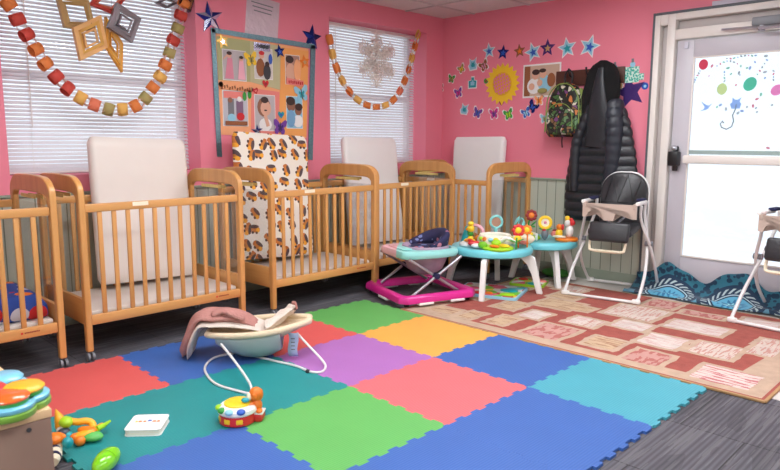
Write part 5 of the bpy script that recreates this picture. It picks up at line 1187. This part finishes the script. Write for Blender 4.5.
f = B(); shell(f, .97, .55, CRM, dz=.0); f.build('seat_pad', t, smooth=80, solid=.012)
f = B(); shell(f, .99, 1.25, GM, .08, .72, -.012); f.build('mesh_underside', t, smooth=80, solid=.002)
f = B(); f.tube(smoothpath(W0, 6), .0065, P_['steel'], seg=10); f.build('wire_leg', t)
R0 = [lo(297, 333, .14), lo(308, 345, .09), lo(322, 360, .03), lo(325.5, 367, .006), lo(321, 372, .006), lo(310, 371.5, .006), lo(296, 366, .006), lo(275, 361, .006), lo(255, 356, .006), lo(240, 352, .006)]
f = B(); f.tube(smoothpath(R0, 6), .0065, P_['steel'], seg=10); f.build('wire_leg', t)
f = B(); q = lo(308, 371.5, .006); f.cyl(q-Vector((.008, 0, 0)), q+Vector((.008, 0, 0)), .011, P_['dark'], seg=12); f.build('rubber_foot', t)
# hanging tags and lime toy
TGM = translucent('pale blue care tag', (190, 206, 232), .3, .6)
for (x_, y_), w_, h_ in (((293, 333), .052, .13), ((279, 334), .038, .075)):
    q = onY(x_, y_, -1.19)-O; f = B(); dn = []
    for i in range(7):
        z_ = q.z-h_*i/6; s_ = .006*math.sin(i*1.1); dn.append([Vector((q.x-w_/2*.7, q.y-w_/2*.7+s_, z_)), Vector((q.x+w_/2*.7, q.y+w_/2*.7+s_, z_))])
    f.loft(dn, TGM, cap=False, wrap=False)
    for k_ in range(4): f.box((q.x+.003, q.y-.004, q.z-.03-k_*.02), (.02, .001, .004), P_['grey'], rot=RZ(PI/4))
    f.build('care_tag', t, solid=.0012)
q = A0+ax*(LEN*.52)+Vector((.0, 0, rim(.5)+.0))
f = B(); f.sph(q+Vector((0, 0, -.035)), (.05, .03, .018), plain('soft lime cloth', (204, 212, 90), .8), RZ(.8)); f.build('lime_buckle_cloth', t)
# blanket draped over the head end
BLK = plain('dusty rose fleece', (186, 132, 124), 1., var=.12, scale=20, bump=.9, bscale=90); SHP = plain('cream sherpa', (234, 220, 208), 1., var=.05, bump=1., bscale=160)
tb = thing('baby_blanket', 'dusty rose fleece blanket with cream sherpa lining draped over the bouncer head end', 'blanket', tuple(O))
def drape(path_c, widths, m, nm, th=.03, seg=14, tw=None):
    f = B(); P = smoothpath([p_ for p_, _ in path_c], 6); W = smoothpath([(w_, 0, 0) for _, w_ in path_c], 6); rings = []
    for i, p_ in enumerate(P):
        tg = (P[min(i+1, len(P)-1)]-P[max(0, i-1)]).normalized(); sd = px2
        nr = sd.cross(tg).normalized(); w_ = W[i].x
        fade = min(1., (i+.6)/3, (len(P)-i-.4)/3)
        rings.append([p_+sd*(math.cos(a)*w_)+nr*(math.sin(a)*th*.5*fade*(1+.25*math.sin(math.cos(a)*6+i*.4)))+Vector((0, 0, .006*noise.noise(p_*14+Vector((a, 0, 0))))) for a in [2*PI*j/24 for j in range(24)]])
    f.loft(rings, m); return f.build(nm, tb, smooth=80)
zt_ = .18
pA = A0+ax*(LEN*.48)+Vector((0, 0, zt_-.01)); pB = A0+ax*(LEN*.27)+Vector((0, 0, zt_+.05)); pC = A0+ax*(LEN*.06)+Vector((0, 0, zt_+.055)); pD = A0-ax*.06+Vector((0, 0, zt_+.045)); pE = A0-ax*.125+Vector((0, 0, zt_-.085)); pF = A0-ax*.15-px2*.02+Vector((0, 0, .012))
drape([(pA, .06), (pB, .10), (pC, .115), (pD, .1), (pE, .08), (pF, .066)], None, BLK, 'rose_side', .05)
sh = lambda p_, k_: p_-px2*.0+Vector((0, 0, k_))
drape([(pA+ax*.05+Vector((0, 0, -.012)), .09), (pB+Vector((0, 0, -.03)), .135), (pC+Vector((0, 0, -.03)), .145), (pD+ax*.015+Vector((0, 0, -.03)), .125), (pE+ax*.028, .105), (pF+ax*.03+Vector((0, 0, -.008)), .088)], None, SHP, 'sherpa_side', .03)
# folded corner bunch
f = B(); c = (pB+pC)/2+px2*.07+Vector((0, 0, .03)); f.tube(smoothpath([c-ax*.07+Vector((0, 0, -.01)), c+Vector((0, 0, .012)), c+ax*.05+px2*.02, c+ax*.10+px2*.0+Vector((0, 0, -.03))], 5), [.012]+[.03]*14+[.014], BLK, seg=14, flat=(1.2, .6)); f.build('folded_corner', tb, smooth=80)
# cream cloth at the toe half
tc2 = thing('cream_cloth', 'cream cloth with a small dusty rose corner bunched in the toe end of the bouncer', 'cloth', tuple(O))
f = B(); P = smoothpath([A0+ax*(LEN*.56)+px2*.05+Vector((0, 0, .17)), A0+ax*(LEN*.68)-px2*.03+Vector((0, 0, .2)), A0+ax*(LEN*.78)-px2*.06+Vector((0, 0, .235)), A0+ax*(LEN*.84)-px2*.05+Vector((0, 0, .255))], 6)
rings = []
for i, p_ in enumerate(P):
    k_ = i/(len(P)-1); w_ = .075*(1-.45*k_); h_ = .03*(1-.3*k_); rings.append([p_+px2*math.cos(a)*w_+Vector((0, 0, h_*math.sin(a)*(1+.3*math.sin(a*4+i))))+ax*.01*math.sin(a*3) for a in [2*PI*j/20 for j in range(20)]])
f.loft(rings, SHP); f.build('bunched_cloth', tc2, smooth=80)
f = B(); p_ = P[-1]; f.box(p_+Vector((.005, .0, .012)), (.03, .02, .05), BLK, .008, RX(.3)); f.build('rose_corner', tc2)

# ------------------------------------------------------------------ drum toy
dq = onZ(238, 420.5, .0125); t = thing('toy_drum', 'red musical toy drum with yellow top and a small orange monkey figure beside it', 'toy', (dq.x, dq.y, .0125), .72); t.scale = (.86, .86, .86)
f = B(); f.lathe([(.001, 0), (.082, 0), (.09, .006), (.088, .05), (.086, .055), (.001, .055)], P_['red'], (0, 0, 0), 36); f.box((.085, .02, .02), (.08, .075, .04), P_['red'], .012); f.build('drum_base', t)
f = B(); f.lathe([(.001, .05), (.088, .05), (.096, .058), (.094, .075), (.08, .088), (.001, .088)], P_['white'], (0, 0, 0), 36); f.build('drum_rim', t)
f = B(); f.lathe([(.001, .086), (.066, .086), (.066, .095), (.058, .1), (.001, .1)], P_['yellow'], (0, .006, 0), 32); f.build('drum_head', t)
for a, m_ in ((-1.1, 'blue'), (-1.75, 'lblue'), (-2.3, 'green'), (-2.85, 'lime')):
    f = B(); f.sph((.085*math.cos(a), .085*math.sin(a), .076), (.022, .022, .014), P_[m_], RZ(a)); f.build('piano_key', t)
for a in (-1.2, -1.9, -2.6):
    f = B(); f.box((.0885*math.cos(a), .0885*math.sin(a), .027), (.006, .032, .024), P_['yellow'], .004, RZ(a)); f.build('yellow_patch', t)
f = B(); f.box((.09, .02, .043), (.075, .07, .01), P_['white'], .004); f.build('figure_stand', t)
OR = plain('warm orange plastic', (228, 120, 34), .4)
f = B(); f.sph((.092, .02, .075), (.026, .024, .032), OR); f.sph((.085, .03, .125), (.036, .034, .038), OR); f.sph((.108, -.0, .052), (.015, .02, .012), OR); f.sph((.07, .045, .052), (.015, .02, .012), OR)
f.tube([(.08, .0, .09), (.055, -.01, .085), (.035, -.005, .098)], [.011, .009, .008], OR, seg=10); f.tube([(.085, .045, .09), (.06, .05, .09), (.04, .04, .1)], [.011, .009, .008], OR, seg=10); f.build('monkey_body', t, smooth=80)
f = B(); f.sph((.058, .012, .12), (.014, .022, .02), P_['cream']); f.build('monkey_face', t)
for e_ in ((.086, -.006, .128), (.1, .062, .128)):
    f = B(); f.sph(e_, (.012, .007, .014), OR); f.build('ear', t)
f = B(); f.box((.05, .0, .105), (.02, .02, .012), P_['teal'], .004); f.sph((.045, -.02, .115), (.02, .015, .012), P_['teal']); f.build('teal_mallet', t)

# ------------------------------------------------------------------ board book
q0, q1, q2, q3 = onZ(131, 416, .03), onZ(168, 415, .03), onZ(165, 431, .03), onZ(125, 436, .03)
bc_ = (q0+q1+q2+q3)/4; t = thing('board_book', 'small white board book with orange print on the teal foam tile', 'book', (bc_.x, bc_.y, .0125), math.atan2((q1-q0).y, (q1-q0).x))
bw_, bh_ = .145, .15
f = B(); pg = [(a, c) for a, c in rrect(bw_-.006, bh_-.004, .016, 4)]
for i in range(7): f.prism(pg, (0, 0, .003+i*.003), (1, 0, 0), (0, 1, 0), .0026, P_['cream'] if i % 2 else P_['paper'])
f.build('pages', t, smooth=0)
f = B(); f.prism(rrect(bw_, bh_, .016, 4), (0, 0, .0), (1, 0, 0), (0, 1, 0), .003, P_['paper']); f.prism(rrect(bw_, bh_, .016, 4), (0, 0, .0242), (1, 0, 0), (0, 1, 0), .003, P_['paper']); f.build('cover', t, smooth=0)
f = B(); nI = 0
for x_, w_, m_ in ((-.03, .016, 'orange'), (-.012, .012, 'orange'), (.006, .018, 'blue'), (.026, .016, 'orange'), (.043, .014, 'orange'), (-.045, .01, 'yellow')):
    f.prism(poly_ok([(x_-w_/2, -.006), (x_+w_/2, -.005), (x_+w_*.4, .008), (x_-w_*.3, .01)]), (0, .012 if m_ == 'blue' else .005, .0272), (1, 0, 0), (0, 1, 0), .0006, P_[m_])
f.build('cover_print', t, smooth=0)

# ------------------------------------------------------------------ caterpillar toy
c0_ = onZ(86, 436, .0125); t = thing('toy_dinosaur', 'yellow and green plastic toy with a jointed neck lying on the teal foam tile', 'toy', (c0_.x, c0_.y, .0125))
def g(x, y, z): p = onZ(x, y, z+.0125); return Vector((p.x-c0_.x, p.y-c0_.y, z))
YO = plain('golden plastic', (244, 176, 40), .35)
f = B(); f.tube(smoothpath([g(70, 421, .065), (g(78, 422, .06)), g(86, 421, .06), g(92, 423, .05), g(93, 428, .035)], 5), .014, YO, seg=12); f.build('neck', t, smooth=80)
f = B(); f.sph(g(66, 422, .065), (.032, .026, .022), plain('bright lime plastic', (168, 214, 40), .35)); f.build('head', t)
f = B(); a = g(60, 420, .07); f.tube([a, a+Vector((-.01, -.01, .045))], [.022, .002], YO, seg=12); f.sph(a+Vector((0, 0, -.02)), (.024, .02, .03), YO); f.build('crest', t)
f = B(); f.sph(g(63, 430, .035), (.024, .024, .018), P_['white']); f.sph(g(64, 433, .03), (.026, .026, .02), plain('dark slate plastic', (58, 70, 86), .4)); f.build('jaw', t)
f = B(); f.sph(g(60, 437, .022), (.03, .026, .021), P_['orange']); f.sph(g(68, 436, .02), (.02, .02, .019), P_['teal']); f.build('chest', t)
f = B(); f.tube(smoothpath([g(76, 437, .022), g(84, 434, .03), g(94, 430, .035), g(104, 424, .035)], 4), [.018]*8+[.013]*4+[.006], YO, seg=12, flat=(1.3, .8)); f.build('back_strip', t, smooth=80)
f = B(); f.sph(g(91, 436, .02), (.05, .032, .019), plain('green shell plastic', (96, 190, 96), .35), RZ(.6)); f.build('shell', t)
f = B(); f.sph(g(87, 430, .038), (.04, .022, .014), P_['orange'], RZ(.6)); f.build('saddle', t)
f = B(); f.tube([g(97, 429, .04), g(103, 426, .04), g(110, 421, .035)], [.012, .01, .005], P_['lime'], seg=10); f.build('tail', t)
for x_, y_ in ((75, 438), (80, 441)):
    f = B(); f.sph(g(x_, y_, .02), (.02, .02, .019), P_['orange']); f.build('foot', t)

# second toy, mostly behind the shelf, and green egg
c1p = onZ(64, 456, .0125); t = thing('toy_figure', 'orange and teal toy with cream dark-striped body peeking out from behind the shelf corner', 'toy', (c1p.x, c1p.y, .0125))
f = B(); f.sph((-.03, -.02, .065), (.035, .03, .022), P_['orange']); f.build('hat', t)
f = B(); f.sph((.005, .015, .05), (.02, .02, .022), P_['teal']); f.build('hand', t)
f = B(); f.tube([(-.03, -.02, .03), (.03, -.04, .025), (.07, -.06, .022)], [.026, .024, .018], P_['cream'], seg=14); f.build('body', t, smooth=80)
f = B()
for k_ in (.3, .7):
    p_ = Vector((-.03, -.02, .03)).lerp(Vector((.07, -.06, .022)), k_); d_ = Vector((.1, -.04, -.008)).normalized(); f.tube([p_-d_*.006, p_+d_*.006], .0262, P_['navy'], seg=16)
f.build('stripe', t)
c2p = onZ(107, 470, .0125); t = thing('toy_egg', 'glossy lime green egg-shaped toy at the bottom edge of the picture', 'toy', (c2p.x, c2p.y, .0125), 2.3)
f = B(); LG = plain('glossy lime shell', (128, 212, 30), .18, coat=.6); rings = []
f.sph((0, 0, .037), (.08, .038, .037), LG, None, 28, 18); f.build('egg_shell', t, smooth=80)
f = B(); f.lathe([(.0365, -.001), (.0385, 0), (.0365, .001)], plain('seam green', (90, 160, 20), .4), (0, 0, .037), 32, rot=RY(PI/2)); f.build('seam', t)

# ------------------------------------------------------------------ low shelf with toy, at lower left
sx0, sx1, sy0, sy1, sh_ = .62, 1.716, -3.14, -2.709, .5
t = thing('low_shelf', 'low wooden toy shelf with pale top and taupe end panel at the lower left corner', 'shelf', ((sx0+sx1)/2, (sy0+sy1)/2, 0))
cx, cy = (sx0+sx1)/2, (sy0+sy1)/2
f = B(); f.box((0, 0, sh_-.012), (sx1-sx0, sy1-sy0, .024), SHELFTOP, .004); f.build('shelf_top', t)
for s in (-1, 1):
    f = B(); f.box((s*((sx1-sx0)/2-.012), 0, (sh_-.024)/2), (.022, sy1-sy0-.006, sh_-.024), SHELFSIDE if s > 0 else SHELFTOP, .003); f.build('end_panel', t)
f = B(); f.box((0, .2, .24), (sx1-sx0-.05, .016, .47), SHELFTOP, .003); f.build('back_panel', t)
f = B(); f.box((0, -.01, .2), (sx1-sx0-.05, .38, .02), SHELFTOP, .003); f.build('shelf_board', t)
f = B(); f.box((0, -.01, .04), (sx1-sx0-.05, .38, .02), SHELFTOP, .003); f.build('bottom_board', t)
scw = onX(29, 430, sx1+.001); f = B(); f.cyl((scw.x-cx-.001, scw.y-cy, scw.z), (scw.x-cx+.002, scw.y-cy, scw.z), .006, P_['dark'], seg=14); f.build('screw_cap', t)
tp = onZ(10, 404, sh_); t = thing('toy_flower_pad', 'flower-shaped toy with orange and yellow pads on a blue body, on the low shelf', 'toy', (tp.x, tp.y, sh_)); t.scale = (.86, .86, .86)
def g2(x, y, z): p = onZ(x, y, sh_+z); return Vector((p.x-tp.x, p.y-tp.y, 0))
LB = plain('sky blue plastic', (120, 196, 226), .3, coat=.3); GR = plain('grass green plastic', (130, 180, 70), .35)
lobes = [g2(8, 400, .045), g2(26, 389, .045), g2(2, 378, .045), g2(-18, 392, .045)]
for nm, m_, z0_, z1_, k_ in (('lower_body', GR, 0, .022, .072), ('upper_body', LB, .022, .04, .07)):
    f = B()
    for c_ in lobes: f.lathe([(.001, z0_), (k_-.004, z0_), (k_, z0_+.004), (k_, z1_-.004), (k_-.005, z1_), (.001, z1_)], m_, c_, 28)
    f.build(nm, t, smooth=50)
for i, (c_, m_, m2_) in enumerate(zip(lobes, (OR, YO, LB, P_['red']), (P_['green'], P_['green'], P_['white'], P_['green']))):
    f = B(); f.lathe([(.001, .038), (.052, .038), (.054, .052), (.001, .052)], m2_, c_, 26); f.build('pad_collar', t)
    f = B(); f.lathe([(.001, .052), (.056, .052), (.058, .058), (.05, .066), (.001, .067)], plain('tangerine pad', (236, 100, 30), .25, coat=.5) if i == 0 else m_, c_, 28); f.build('round_pad', t, smooth=50)
#END2
# ------------------------------------------------------------------ light
w = bpy.data.worlds.new('sky'); bpy.context.scene.world = w; w.use_nodes = True
bg = w.node_tree.nodes['Background']; bg.inputs[0].default_value = (.86, .94, 1, 1); bg.inputs[1].default_value = 1.5
vs = bpy.context.scene.view_settings; vs.view_transform = 'Standard'; vs.look = 'None'; vs.exposure = 0; vs.gamma = 1; vs.use_curve_mapping = False
